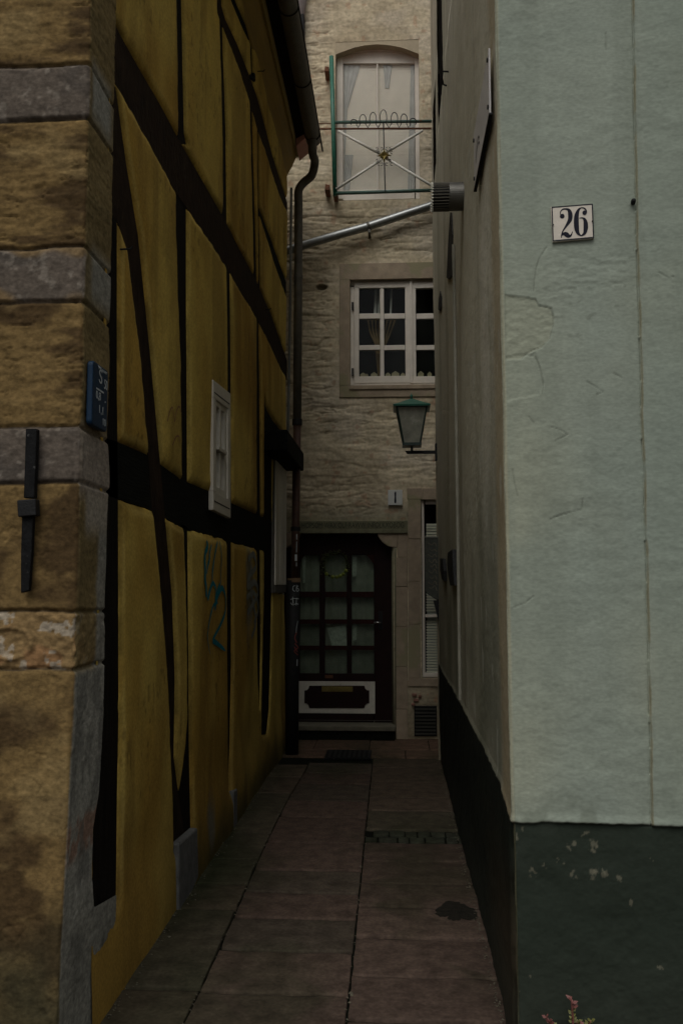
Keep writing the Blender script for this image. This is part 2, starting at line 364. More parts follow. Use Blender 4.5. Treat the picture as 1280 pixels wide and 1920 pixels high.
me = bpy.data.meshes.new('flagstones'); me.from_pydata(SV, [], SF); me.update()
at = me.color_attributes.new('Col', 'FLOAT_COLOR', 'POINT'); P = np.array(SV); C = np.array(SC)
g = ss(.45, .65, fbm(P[:, 0]*3+50, P[:, 1]*1.5, 4, 3))*.5+ss(-.85, -1.1, P[:, 0])*.5*ss(3.6, 4.6, P[:, 1])
C = mixc(C, (.022,.026,.012), g)
at.data.foreach_set('color', np.c_[C, np.ones(len(C))].ravel())
me.polygons.foreach_set('use_smooth', np.ones(len(me.polygons), bool))
fl = link('flagstones', me, m_slab, path)
# dark earth patch where the flag is broken out beside the right wall
p0 = [PZ(*p) for p in ((815,1712),(828,1698),(850,1692),(870,1697),(884,1706),(893,1715),(894,1724),(880,1727),(866,1726),(852,1729),(838,1722),(822,1720))]
p0 = smoothline([p[:2] for p in p0+[p0[0]]], 4)[:-1]
cc = sum(p0)/len(p0); V = [(cc[0], cc[1], .006)]+[(p[0]+random.uniform(-.012,.012), p[1]+random.uniform(-.014,.014), .0045) for p in p0]
MB().add(V, [(0, i+1, (i+1) % len(p0)+1) for i in range(len(p0))]).build('earth_patch', M('damp_earth', (.018,.016,.012), rough=.9, var=.5, scale=40, bump=1, bscale=90, spec=.1), path)
# drain cover
a = PZ(607, 1423); b = PZ(697, 1408)
dc = empty('drain_cover', ((a[0]+b[0])/2, (a[1]+b[1])/2, 0), 'flat dark iron drain cover set in the paving in front of the door step', 'drain cover')
mb = MB().box(a[0], b[0], a[1], b[1], -.01, .006); mb.build('cover_plate', m_ironw, dc, bevel=.003)
mb = MB()
for i in range(9):
    xx = a[0]+(b[0]-a[0])*(i+.7)/9.4; mb.box(xx, xx+.022, a[1]+.03, b[1]-.03, .005, .0095)
mb.build('ribs', m_iron, dc)
# grit, leaves and moss crumbs washed against the walls
mb = MB()
for i in range(900):
    Y = 3.3+5.3*random.random()**1.3; side = random.random()
    if side < .5: X = XR(0)-.012-abs(random.gauss(0, .018))
    elif side < .8: X = XL+.03+abs(random.gauss(0, .02))
    else: X = (J1 if random.random() < .5 else J2)(Y)+random.gauss(0, .006)
    r = random.uniform(.002, .0065)*(1.6 if random.random() < .1 else 1)
    pts = [(X+r*math.cos(t+random.random())*random.uniform(.6, 1.3), Y+r*math.sin(t)*random.uniform(.6, 1.3), .001+r*random.random()*.8) for t in (0, 1.6, 3.1, 4.7)]
    mb.add(pts+[(X, Y, r*1.1)], [(0,1,4),(1,2,4),(2,3,4),(3,0,4)])
tag(mb.build('grit', M('grit', (.09,.08,.055), rough=1, var=.6, scale=60, bump=0)), 'loose grit and crumbs gathered along the feet of both walls', 'grit', 'stuff')

# ================================================================== LEFT TIMBER HOUSE
LH = empty('timber_framed_house', (XL, 5, 0), 'yellow half-timbered house with black oak beams and stone corner on the left of the alley', 'house')
def W(*pp): return [tuple(PX(x, y, XL)[1:]) for x, y in pp]          # polygon on the timber wall, (Y, z)
def Ymap(z0, z1): pass
beams = [
 ('timber_post', m_wood, W((205,150),(219,330),(219,700),(221,900),(222,1340),(219,1500),(217,1690),(170,1720),(172,1560),(180,1340),(196,700))),
 ('timber_rail', m_woodb, W((205,26),(232,78),(258,124),(300,196),(335,262),(380,340),(421,412),(450,470),(479,524),(508,590),(538,676),(538,712),(525,690),(499,632),(477,590),(450,545),(421,496),(385,440),(349,388),(326,356),(290,290),(255,225),(214,153),(205,140))),
 ('timber_post', m_wood, W((327,-40),(339,-40),(345,250),(349,270),(332,270),(330,90))),
 ('timber_post', m_wood, W((327,330),(349,360),(349,560),(350,700),(351,910),(339,905),(336,690),(332,560),(327,430))),
 ('timber_post', m_wood, W((407,-40),(414,-40),(417,60),(423,240),(425,420),(416,414),(415,250),(411,80))),
 ('timber_post', m_wood, W((422,470),(430,490),(432,700),(433,960),(423,950),(424,700),(423,560))),
 ('timber_post', m_wood, W((466,60),(471,60),(473,144),(469,144))),
 ('timber_post', m_wood, W((466,175),(471,175),(478,420),(481,545),(475,540),(471,380))),
 ('timber_post', m_wood, W((479,560),(484,570),(486,700),(487,860),(488,990),(479,985),(479,700))),
 ('timber_post', m_wood, W((480,228),(483,228),(487,540),(488,575),(484,570),(481,400))),
 ('timber_rail', m_woodb, W((405,-18),(411,-2),(422,36),(444,82),(466,138),(481,180),(496,235),(510,290),(524,335),(538,380),(538,398),(522,362),(508,322),(494,275),(480,238),(466,185),(444,120),(422,62),(405,20))),
 ('timber_rail', m_woodh, W((430,-25),(445,12),(466,60),(470,68),(470,76),(464,72),(444,28),(430,-5))),
 ('timber_rail', m_woodh, W((485,390),(498,424),(510,455),(522,490),(536,528),(536,556),(522,518),(510,484),(498,444),(485,402))),
 ('timber_rail', m_woodh, W((200,822),(219,828),(276,853),(302,872),(341,900),(394,922),(422,938),(479,964),(496,972),(500,1034),(479,1029),(433,1016),(394,1005),(341,990),(302,966),(276,953),(219,935),(198,928))),
 ('timber_brace', m_woodb, W((205,130),(217,170),(236,306),(258,440),(280,656),(300,870),(322,1120),(327,1270),(325,1420),(334,1490),(345,1560),(357,1560),(322,1592),(322,1500),(316,1370),(310,1240),(297,1080),(284,955),(276,837),(258,640),(250,580),(236,464),(219,412),(205,400))),
 ('timber_post', m_wood, W((341,980),(351,990),(353,1240),(354,1400),(357,1562),(330,1575),(325,1560),(337,1458),(345,1400),(349,1340),(346,1100))),
 ('timber_post', m_wood, W((423,1005),(433,1012),(433,1240),(430,1400),(427,1480),(425,1480),(424,1300))),
 ('timber_post', m_wood, W((479,1015),(487,1020),(488,1200),(486,1330),(484,1330),(480,1240))),
 ('timber_post', m_wood, W((493,805),(509,812),(509,1100),(507,1200),(504,1330),(499,1378),(488,1378),(489,1300),(493,1100))),
 ('timber_rail', m_woodh, W((493,745),(500,770),(512,790),(530,812),(530,830),(512,822),(493,812))),
]
smallwin = W((391,712),(424,738),(424,972),(391,956))
shutwin = W((510,842),(533,850),(533,1118),(510,1112))
def d_beams(Y, Z):
    nz = (fbm(Y*9, Z*9, 3, 11)-.5)*.022+(fbm(Y*30, Z*30, 2, 12)-.5)*.008
    d = np.full(Y.shape, 9.)
    for _, _, poly in beams:
        ys = [p[0] for p in poly]; zs_ = [p[1] for p in poly]
        m = (Y > min(ys)-.25) & (Y < max(ys)+.25) & (Z > min(zs_)-.25) & (Z < max(zs_)+.25)
        if m.any():
            dd = polysd(Y[m], Z[m], poly); d[m] = np.minimum(d[m], dd)
    return d+nz
_cache = {}
def left_d(Y, Z):
    k = Y.shape
    if k not in _cache: _cache[k] = d_beams(Y, Z)
    return _cache[k]
def left_pos(Y, Z):
    d = left_d(Y, Z)
    h = -.035+.035*ss(-.014, .004, d)+.016*np.sqrt(np.clip(ss(.0, .05, d), 0, 1))
    h = h+(fbm(Y*1.3, Z*1.3, 3, 21)-.5)*.03*ss(0, .12, d)+(fbm(Y*11, Z*7, 3, 22)-.5)*.0045
    h = h+.018*ss(.55, .05, Z)*ss(0, .1, d)          # the plaster thickens at the foot
    return XL+h, Y, Z
def left_col(Y, Z):
    d = left_d(Y, Z)
    c = np.zeros(Y.shape+(3,))+np.array([.52,.375,.090])
    n = fbm(Y*1.1+3, Z*.8, 4, 31)
    c = mixc(c, (.34,.20,.036), ss(.46, .68, n)*.75)
    c = mixc(c, (.62,.47,.12), ss(.5, .3, n)*.45)
    c = mixc(c, (.17,.10,.025), ss(.48, .68, fbm(Y*5, Z*.9, 5, 33))*.38)               # rain streaks
    c = mixc(c, (.05,.045,.018), ss(.05, .0, d)*.45*ss(.35, .6, fbm(Y*5, Z*5, 3, 36)))  # grime bleeding off the oak
    c = mixc(c, (.60,.46,.14), ss(.012, .03, d)*ss(.06, .035, d)*.35*ss(.3,.6,fbm(Y*3, Z*3, 3, 34)))  # lighter rim: highlight on the pillowed panel edges, painted in
    c = mixc(c, (.12,.08,.025), ss(.665, .70, fbm(Y*26, Z*20, 4, 35))*.5*ss(.55,.68,fbm(Y*2.1,Z*2.1,3,40)))
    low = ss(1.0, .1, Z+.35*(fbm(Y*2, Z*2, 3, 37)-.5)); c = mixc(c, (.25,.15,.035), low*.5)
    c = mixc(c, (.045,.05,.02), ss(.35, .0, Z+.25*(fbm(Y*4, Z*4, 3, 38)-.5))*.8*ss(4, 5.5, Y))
    # scrubbed-off spray: grey clouds
    for (x, y, ry, rz, s) in ((464,1110,.22,.42,.8),(388,1545,.13,.20,.85),(462,1060,.12,.2,.5)):
        q = PX(x, y, XL); e = np.hypot((Y-q[1])/ry, (Z-q[2])/rz); c = mixc(c, (.17,.165,.13), ss(1.1, .35, e+.7*(fbm(Y*9, Z*7, 3, 39)-.5))*s)
    return c
ys = [3.32]; 
while ys[-1] < Y_LE: ys.append(ys[-1]+.0034*(ys[-1]/3.3)**1.9)
ys[-1] = Y_LE
zs = np.arange(-.03, 6.25, .0125)
def hole_l(Y, Z): return (polysd(Y, Z, smallwin) < -.012) | (polysd(Y, Z, shutwin) < -.012)
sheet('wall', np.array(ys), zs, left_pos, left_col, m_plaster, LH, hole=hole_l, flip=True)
for i, (nm, mt, poly) in enumerate(beams):
    # densified outline so the timbers keep their hewn, wandering faces
    x1 = XL+(.0015 if nm == 'timber_rail' else .0 if nm == 'timber_post' else .003)-.0005*(i % 5)
    MB().prism([(XL-.07, y, z) for y, z in poly], (x1-XL+.07, 0, 0)).build(nm, mt, LH)
# grey stone pads below posts
def pad(pp, out=.02, mt=m_grey):
    MB().prism([(XL-.05, *p) for p in W(*pp)], (.05+out, 0, 0)).build('footing_stone', mt, LH, bevel=.012, seg=3)
pad(((321,1582),(357,1552),(359,1645),(321,1728)), .040)
pad(((427,1484),(434,1478),(434,1560),(427,1570)), .042)
# body, gable end, roof
MB().box(-6, XL-.1, 3.45, Y_LE-.05, 0, 6.3).build('body', m_conc, LH)
MB().box(-6.02, XL-.012, Y_LE-.05, Y_LE, -.02, 6.28).build('end_wall', m_conc, LH)
zf = 6.06
mb = MB(); mb.box(XL-.05, -1.008, 3.0, Y_LE+.02, 5.92, 5.935)
mb = MB().prism([(XL-.06,3.0,5.83),(XL+.012,3.0,5.86),(XL+.03,3.0,5.90),(XL+.062,3.0,5.955),(-1.012,3.0,zf),(-1.012,3.0,zf+.06),(XL-.06,3.0,zf+.06)], (0,Y_LE+.03-3.0,0)); mb.build('soffit', m_soff, LH, smooth=False)
MB().box(-1.010, -.992, 3.0, Y_LE+.04, zf-.005, zf+.135).build('fascia_board', m_fasc, LH, bevel=.004)
MB().prism([(-.80,2.9,zf+.13),(-1.1,2.9,zf+.40),(-4.2,2.9,zf+1.3),(-6.1,2.9,zf+.9),(-6.1,2.9,zf+.1),(-1.1,2.9,zf+.135)], (0,Y_LE+.12-2.9,0)).build('roof', m_tile, LH)
mb = MB()
mb = MB().box(-.992, -.83, 2.95, Y_LE+.02, zf+.10, zf+.13); mb.build('eaves_board', m_wood, LH)
# gutter (half-round trough) with joints
GX, GZ, GR = -.795, 6.02, .072
prof = [(GX+GR*math.cos(a), GZ+GR*math.sin(a)) for a in np.linspace(math.pi, 2*math.pi, 13)]+[(GX+(GR-.006)*math.cos(a), GZ+(GR-.006)*math.sin(a)) for a in np.linspace(2*math.pi, math.pi, 13)]
gy0, gy1 = 2.9, 8.62
gt = MB().prism([(x, gy0, z) for x, z in prof], (0, gy1-gy0, 0)).build('gutter', m_gutter, LH, smooth=False)
MB().tube([(GX+GR, gy0, GZ+.004), (GX+GR, gy1+.25, GZ+.004)], .009, 8).build('rim_bead', m_iron, gt)
for k, y in enumerate((5.2, 6.55, 7.55, 8.5)):
    MB().tube([(GX+(GR+.003)*math.cos(a), y, GZ+(GR+.003)*math.sin(a)) for a in np.linspace(math.pi, 2*math.pi, 12)], .006, 6).build('gutter_bracket', m_iron, gt)
MB().prism([(GX+GR*math.cos(a), gy1, GZ+GR*math.sin(a)) for a in np.linspace(math.pi, 2*math.pi, 13)], (0, .012, 0)).build('gutter_end', m_gutter, gt)
# verge tile showing at the eaves end
MB().prism([(-.985,Y_LE-.25,zf-.02),(-.84,Y_LE-.25,zf+.10),(-.84,Y_LE-.25,zf+.14),(-.985,Y_LE-.25,zf+.06)], (0,.33,0)).build('eaves_tile', M('pink_tile', (.42,.20,.15), var=.2), LH, bevel=.004)
# small casement in the timber wall
wp = smallwin; XW = XL+.03
def bil(q, s, t): q = [np.array(p) for p in q]; return (q[0]*(1-s)+q[1]*s)*(1-t)+(q[3]*(1-s)+q[2]*s)*t
def frame_quad(mb, q, s0, t0, s1, t1, xa, xb):
    mb.prism([(xa, *bil(q, s, t)) for s, t in ((s0,t0),(s1,t0),(s1,t1),(s0,t1))], (xb-xa, 0, 0))
sw = MB()
for a in ((0,0,1,.135),(0,.855,1,1),(0,.135,.13,.855),(.84,.135,1,.855)): frame_quad(sw, wp, *a, XL-.05, XW)
win = sw.build('window', m_white, LH, bevel=.004)
sb = MB()
for a in ((.13,.135,.25,.855),(.74,.135,.84,.855),(.25,.135,.74,.175),(.25,.80,.74,.855),(.46,.175,.54,.49),(.46,.52,.54,.80)): frame_quad(sb, wp, *a, XL-.04, XW-.012)
frame_quad(sb, wp, .25,.487,.74,.515, XL-.04, XW+.004)
sb.build('sash', m_white, win, bevel=.003)
ln = MB(); frame_quad(ln, wp, .03,.088,.93,.096, XW-.002, XW+.0015); frame_quad(ln, wp, .03,.925,.93,.934, XW-.002, XW+.0015); ln.build('drip_joint', m_dark, win, split=True)
gq = MB(); frame_quad(gq, wp, .2,.15,.8,.84, XL-.030, XL-.026); gq.build('pane', m_glass, win)
gq = MB(); frame_quad(gq, wp, .0,.0,1,1, XL-.085, XL-.075); gq.build('net_curtain', M('window_net', (.13,.12,.085), bump=0), win)
lt = MB().prism([(XL-.03, *p) for p in W((388,702),(424,728),(424,741),(388,716))], (.034, 0, 0)).build('lintel_or_shade', m_woodh, LH, bevel=.006)  # dark strip stands in for the shade above the casement
# shuttered window with its projecting box hood
sh = MB(); y0, y1 = shutwin[0][0], shutwin[1][0]; z0, z1 = shutwin[3][1], shutwin[0][1]
sw = MB(); sw.box(XL-.05, XL+.02, y0, y0+.055, z0, z1); sw.box(XL-.05, XL+.02, y1-.05, y1, z0, z1); sw.box(XL-.05, XL+.02, y0+.055, y1-.05, z1-.06, z1); sw.box(XL-.05, XL+.03, y0+.055, y1-.05, z0, z0+.07)
w2 = sw.build('window', M('dull_frame', (.09,.085,.07), var=.3), LH, bevel=.003)
sp = MB()
for k in range(5):
    a = y0+.06+(y1-y0-.12)*k/5; b = y0+.06+(y1-y0-.12)*(k+1)/5-.004; sp.box(XL-.03, XL+.032-.002*(k % 2), a, b, z0+.075, z1-.065)
sp.build('shutter', M('pale_shutter', (.74,.71,.60), rough=.6, var=.1), w2, bevel=.002)
q1 = PX(494, 803, XL); q2 = PX(494, 843, XL)
hy0 = (q1[1]+q2[1])/2; ht, hb = q1[2], q2[2]
hd = MB().box(XL-.02, -.915, hy0, Y_LE-.05, hb-.01, ht-.01).build('window_hood', m_woodh, LH, bevel=.012)
# spray tag on the plaster
def LG(x, y): p = PX(x, y, XL); return p[1], p[2]
def crop(x, y): return 340+x/5.818, 980+y/5.818
strokes = [([(228,195),(240,260),(215,330),(210,420),(214,520),(214,620),(226,700),(230,810)],[.02,.05,.045,.05,.045,.045,.04,.04]),
 ([(285,240),(262,330),(258,400),(240,470),(228,560)],[.02,.03,.035,.03,.02]),
 ([(352,205),(330,300),(312,390),(300,470),(290,560),(288,640)],[.03,.03,.025,.03,.03,.02]),
 ([(372,200),(392,300),(396,420),(388,540),(384,650),(350,740),(332,840),(322,950)],[.015,.02,.02,.02,.02,.045,.04,.02]),
 ([(240,840),(256,760),(280,680),(304,665),(330,740),(322,850),(318,960)],[.04,.04,.035,.03,.03,.04,.02]),
 ([(322,880),(350,790),(395,715),(425,745),(447,840),(444,940),(425,1020),(385,1110),(330,1210),(298,1285),(320,1300),(360,1330),(410,1370),(440,1400)],[.03,.045,.045,.035,.03,.03,.035,.035,.03,.035,.04,.035,.03,.01]),
 ([(345,870),(300,900),(275,980),(255,1080),(240,1180),(236,1260),(250,1360),(268,1440)],[.02,.025,.025,.022,.022,.018,.014,.006])]
gm = MB()
for k, (pts, ws) in enumerate(strokes):
    q = smoothline([(*LG(*crop(*p)), w_) for p, w_ in zip(pts, ws)], 5)
    def P(u, v, kk): 
        hh = (float(fbm(np.array([u*1.3]), np.array([v*1.3]), 3, 21)[0])-.5)*.03
        return (XL+.0215+hh+kk*.0004, u, v)
    gm.ribbon([p[:2] for p in q], [max(p[2]*.85, .006) for p in q], P, k)
gm.build('spray_tag', m_teal, LH)
gm = MB()
for k, (pts, wd_k) in enumerate((([(460,1048),(470,1040),(474,1062),(462,1080),(458,1100),(472,1092),(477,1112),(466,1136),(458,1150)], .05), ([(466,1060),(462,1090),(468,1130),(474,1165),(466,1196)], .045), ([(456,1120),(470,1112),(478,1140),(470,1170)], .04))):
    q = smoothline([LG(*p) for p in pts], 5); gm.ribbon(q, [wd_k]*len(q), lambda u, v, kk: (XL+.0215+(float(fbm(np.array([u*1.3]), np.array([v*1.3]), 3, 21)[0])-.5)*.03+kk*.0004, u, v), k)
gm.build('faded_tag', M('faded_spray', (.17,.18,.15), rough=.8, var=.3, scale=30, bump=0), LH)
rm = MB()
for k, pts in enumerate(([(303,790),(308,770),(313,765),(316,790),(320,770),(325,762),(329,775)], [(312,835),(318,820),(324,818),(326,830)])):
    q = smoothline([LG(*p) for p in pts], 4); rm.ribbon(q, [.009]*len(q), lambda u, v, kk: (XL+.024+(float(fbm(np.array([u*1.3]), np.array([v*1.3]), 3, 21)[0])-.5)*.03, u, v), k)
rm.build('red_scribble', M('faded_red', (.20,.085,.03), bump=0), LH, split=True)
# nails and hooks in the rail
for (x, y, L) in ((478,133,.05),(222,467,.03),(497,580,.02)):
    q = PX(x, y, XL); MB().tube([(XL-.02,q[1],q[2]),(XL+.02+L,q[1],q[2]),(XL+.03+L,q[1],q[2]+.012)], .004, 6).build('iron_nail', m_iron, LH)
q = PX(469, 145, XL); MB().tube([(XL-.01,q[1]-.05,q[2]),(XL+.03,q[1],q[2]-.02),(XL+.02,q[1]+.04,q[2]+.05),(XL-.01,q[1]+.06,q[2]+.06)], .014, 8).build('iron_bracket', m_iron, LH)

# ---- stone corner pier
XP = -1.10
def Yfront(Z): return np.interp(Z, [0,.3,.55,.9,1.3,1.8,8], [3.008,3.013,3.025,3.055,3.078,3.084,3.088])
bk = [(190,0),(213,180),(209,380),(207,560),(204,700),(202,830),(204,905),(201,940),(196,1180),(192,1340),(184,1490),(178,1530),(175,1560),(173,1640),(175,1702),(217,1678),(216,1782),(212,1840),(190,1870)]
bkp = sorted([(PX(x, y, XP)[2], PX(x, y, XP)[1]) for x, y in bk]); 
def Yback(Z):
    z = [p[0] for p in bkp]; y = [p[1] for p in bkp]; y[-1] = 3.37
    return np.interp(Z, z, y)+.006*(fbm(Z*6, Z*0, 3, 41)-.5)
RC = .015; L1 = 4.6                       # corner radius; front runs L1 to the left
def pier_frame(U, Z):
    """U<0: distance left of the corner along the front. U 0..1: corner and side face."""
    yf = Yfront(Z); ybk = Yback(Z); X = np.where(U < 0, XP-RC+U, 0); Y = np.where(U < 0, yf, 0); nx = np.zeros(U.shape); ny = -np.ones(U.shape)
    arc = (U >= 0) & (U < .2); a = np.clip(U/.2, 0, 1)*math.pi/2
    X = np.where(arc, XP-RC+RC*np.sin(a), X); Y = np.where(arc, yf+RC-RC*np.cos(a), Y); nx = np.where(arc, np.sin(a), nx); ny = np.where(arc, -np.cos(a), ny)
    sdm = U >= .2; t = np.clip((U-.2)/.8, 0, 1)
    X = np.where(sdm, XP, X); Y = np.where(sdm, yf+RC+(ybk-yf-RC)*t, Y); nx = np.where(sdm, 1, nx); ny = np.where(sdm, 0, ny)
    return X, Y, nx, ny
seams_px = [(-60,None),(122,'m'),(222,'o'),(464,'m'),(566,'o'),(801,'m'),(905,'o'),(1147,'p'),(1256,'o')]
sz = [PY(90, y, 3.08)[2] for y, _ in seams_px]
def seam_z(k, u):                         # wandering bed joints
    return sz[k]+.010*(fbm(u*5+k*7, u*0+k, 3, 50)-.5)*2
def pier_u(U): return np.where(U < 0, U, U*.27)
def pier_h(U, Z):
    u = pier_u(U); h = (fbm(u*5, Z*5, 4, 51)-.5)*.012
    dmin = np.full(U.shape, 9.)
    for k in range(1, len(sz)): dmin = np.minimum(dmin, np.abs(Z-seam_z(k, u)))
    h = h-.012*ss(.013, .0, dmin)
    rough = np.zeros(U.shape)
    for k in range(len(sz)):
        top = seam_z(k, u) if k else 99; bot = seam_z(k+1, u) if k+1 < len(sz) else -1; m = (Z < top) & (Z > bot); kind = seams_px[k][1]
        if kind == 'm': r = (fbm(u*40, Z*40, 4, 60+k)-.5)*.006+.003
        elif kind == 'p':
            v = (fbm(u*28, Z*34, 4, 62)-.5); r = -.004+v*.022
            # carved lobed mouldings
            cx = u+.22; r = r+.008*ss(.02, .0, np.abs(np.hypot(cx*1.0, (Z-(top+bot)/2+.01)*1.6)-.085))
        elif k in (2, 4, 0): r = (fbm(u*7+k, Z*38, 5, 64+k)-.5)*.011-.006*ss(.022, .0, np.abs(fbm(u*4.5+k, Z*26, 4, 94+k)-.5))*ss(.35,.6,fbm(u*8,Z*8,2,98))+(fbm(u*50, Z*60, 3, 97)-.5)*.004
        else: r = (fbm(u*9, Z*12, 5, 66+k)-.5)*.009-.004*ss(.018, .0, np.abs(fbm(u*6+k, Z*9, 4, 94+k)-.5))*ss(.4,.6,fbm(u*8,Z*8,2,99))+(fbm(u*50, Z*60, 3, 97)-.5)*.003
        rough = np.where(m, r, rough)
    side = (U > .2)
    return h+np.where(side, rough*.4, rough)
def pier_pos(U, Z):
    X, Y, nx, ny = pier_frame(U, Z); h = pier_h(U, Z); return X+nx*h, Y+ny*h, Z+0*U
def pier_col(U, Z):
    u = pier_u(U); c = np.zeros(U.shape+(3,)); och = np.array([.175,.115,.046]); mau = np.array([.118,.096,.076])
    for k in range(len(sz)):
        top = seam_z(k, u) if k else 99; bot = seam_z(k+1, u) if k+1 < len(sz) else -1; m = (Z < top) & (Z > bot); kind = seams_px[k][1]
        n = fbm(u*6+k*3, Z*9, 5, 70+k)
        if kind == 'm':
            b = np.zeros(c.shape)+mau; b = mixc(b, (.085,.072,.06), ss(.45, .66, n)*.8); b = mixc(b, (.22,.19,.155), ss(.62, .72, fbm(u*30, Z*30, 3, 71+k))*.6)
            if k == 3: b = mixc(b, (.20,.13,.055), ss(.45, .6, fbm(u*5, Z*7, 3, 91))*.7)
        elif kind == 'p':
            b = np.zeros(c.shape)+np.array([.22,.145,.065]); b = mixc(b, (.27,.14,.065), ss(.5, .65, fbm(u*14, Z*14, 3, 73))*.6); b = mixc(b, (.34,.29,.22), ss(.66, .70, fbm(u*24, Z*24, 3, 74))*ss(.0, .2, fbm(u*4, Z*4, 2, 75))*.9)
        else:
            b = np.zeros(c.shape)+och; b = mixc(b, (.055,.034,.016), ss(.42, .64, fbm(u*5+k, Z*(16 if k in (0,2,4) else 7), 5, 76+k))*.85); b = mixc(b, (.24,.17,.075), ss(.56, .72, fbm(u*4, Z*6, 4, 81+k))*.6)
        c = np.where(m[..., None], b, c)
    dm = np.full(U.shape, 9.)
    for k in range(1, len(sz)): dm = np.minimum(dm, np.abs(Z-seam_z(k, u)))
    c = mixc(c, (.05,.04,.03), ss(.006, .0, dm)*.8)
    side = ss(.10, .2, U)                                                      # the flank towards the alley
    t = np.clip((U-.2)/.8, 0, 1); nb = (fbm(U*6, Z*5, 3, 85)-.5)*.5
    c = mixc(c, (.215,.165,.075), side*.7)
    zz = lambda y: PX(185, y, XP)[2]
    def zone(y0, y1, soft=.05): return ss(zz(y1)-soft, zz(y1)+soft, Z)*(1-ss(zz(y0)-soft, zz(y0)+soft, Z))
    grey = np.array([.29,.285,.245])
    c = mixc(c, grey, side*zone(135, 232)*ss(1.0, .72, t+nb*.5)*.95*ss(.0, .15, t))
    c = mixc(c, grey*.9, side*zone(478, 572)*.9*ss(-.1, .4, t+nb))
    c = mixc(c, (.29,.25,.21), side*zone(815, 935)*.85)
    c = mixc(c, (.34,.31,.26), side*zone(925, 1000)*ss(.05, .3, t+nb*.4)*.8)
    c = mixc(c, grey*.85, side*zone(990, 1260)*ss(.55, .8, t+nb*.6)*.9)
    c = mixc(c, grey*1.0, side*(1-ss(zz(1262), zz(1240), Z))*.95)
    c = mixc(c, (.26,.15,.10), side*zone(1505, 1575, .02)*ss(.35, .55, fbm(U*9, Z*20, 3, 88))*.8)
    c = mixc(c, (.15,.148,.128), side*(1-ss(zz(1262), zz(1240), Z))*ss(.48, .66, fbm(U*5, Z*8, 4, 86))*.7)
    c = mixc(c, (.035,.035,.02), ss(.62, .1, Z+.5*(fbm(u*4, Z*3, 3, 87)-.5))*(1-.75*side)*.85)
    return c
us = np.r_[-L1, -3, -2, -1.2, -.9, np.arange(-.8, -.48, .02), np.arange(-.48, 0, .0045), np.linspace(0, .2, 7)[:-1], np.linspace(.2, 1, 42)]
zsp = np.r_[np.arange(-.03, 4.15, .0055), np.arange(4.2, 6.4, .1)]
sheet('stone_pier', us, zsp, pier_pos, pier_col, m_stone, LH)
# wrought-iron wall tie on the pier
fy = 3.066
def FP(x, y, Y=fy): p = PY(x, y, Y); return (p[0], Y, p[2])
tie = MB(); tie.prism([FP(54,806), FP(75,806), FP(72,880), FP(70,935), FP(50,935), FP(52,880)], (0,-.028,0)); tie.prism([FP(46,968), FP(67,968), FP(64,1040), FP(59,1108), FP(44,1112), FP(44,1040)], (0,-.024,0))
an = tie.build('wall_tie', m_ironw, LH, bevel=.003, split=True)[0]
cl = MB().prism([FP(40,940), FP(75,937), FP(76,968), FP(42,971)], (0,-.040,0)); cl.build('tie_collar', m_iron, an, bevel=.004)

# ================================================================== RIGHT MINT HOUSE
RH = empty('mint_rendered_house', (1.5, YF, 0), 'pale mint rendered house with dark green plinth on the right corner', 'house')
fang = math.atan2(-.023, .584)
RC2 = .016; zpl = .775
def mint_frame(U, Z, rec=0):
    """U<0 : along the alley side, distance from the corner; U 0..1 corner arc; U>1: front, U-1 metres."""
    xr = XR(Z); X = np.where(U < 0, xr, 0); Y = np.where(U < 0, YF+RC2-U, 0); nx = -np.ones(U.shape); ny = np.zeros(U.shape)
    arc = (U >= 0) & (U <= 1); a = np.clip(U, 0, 1)*math.pi/2
    X = np.where(arc, xr+RC2-RC2*np.cos(a), X); Y = np.where(arc, YF+RC2-RC2*np.sin(a), Y); nx = np.where(arc, -np.cos(a), nx); ny = np.where(arc, -np.sin(a), ny)
    fr = U > 1; X = np.where(fr, xr+RC2+(U-1)*math.cos(fang), X); Y = np.where(fr, YF+(U-1)*math.sin(fang), Y); nx = np.where(fr, math.sin(fang), nx); ny = np.where(fr, -math.cos(fang), ny)
    return X, Y, nx, ny
def FU(x, y):                                # picture point -> (U, Z) on the mint front
    d = ray(x, y); n = np.array([math.sin(fang), -math.cos(fang), 0]); p0 = np.array([.4, YF, 0]); t = n@(p0-EYE)/(n@d); p = EYE+d*t
    return 1+(p[0]-XR(p[2])-RC2)/math.cos(fang), p[2]
crackpts = [FU(x, y) for x, y in ((1185,-60),(1188,100),(1190,220),(1193,420),(1197,560),(1200,640),(1203,780),(1207,880),(1211,1020),(1214,1160),(1218,1320),(1222,1545))]
crackpts = sorted([(z, u) for u, z in crackpts])
def crack_u(Z): return np.interp(Z, [p[0] for p in crackpts], [p[1] for p in crackpts])+.0035*(vn(Z*14, Z*0, 91)-.5)
peel = [FU(x, y) for x, y in ((900,545),(1003,560),(1010,572),(1033,577),(1037,592),(1036,612),(1030,634),(1016,650),(1003,655),(985,664),(975,672),(900,672))]
peel2 = [FU(x, y) for x, y in ((900,670),(985,664),(1003,662),(1012,690),(1018,718),(1012,740),(900,760))]
peel3 = [FU(x, y) for x, y in ((1024,470),(1040,462),(1200,470),(1170,545),(1100,560),(1033,577),(1010,572),(999,560),(1001,525),(1010,490))]
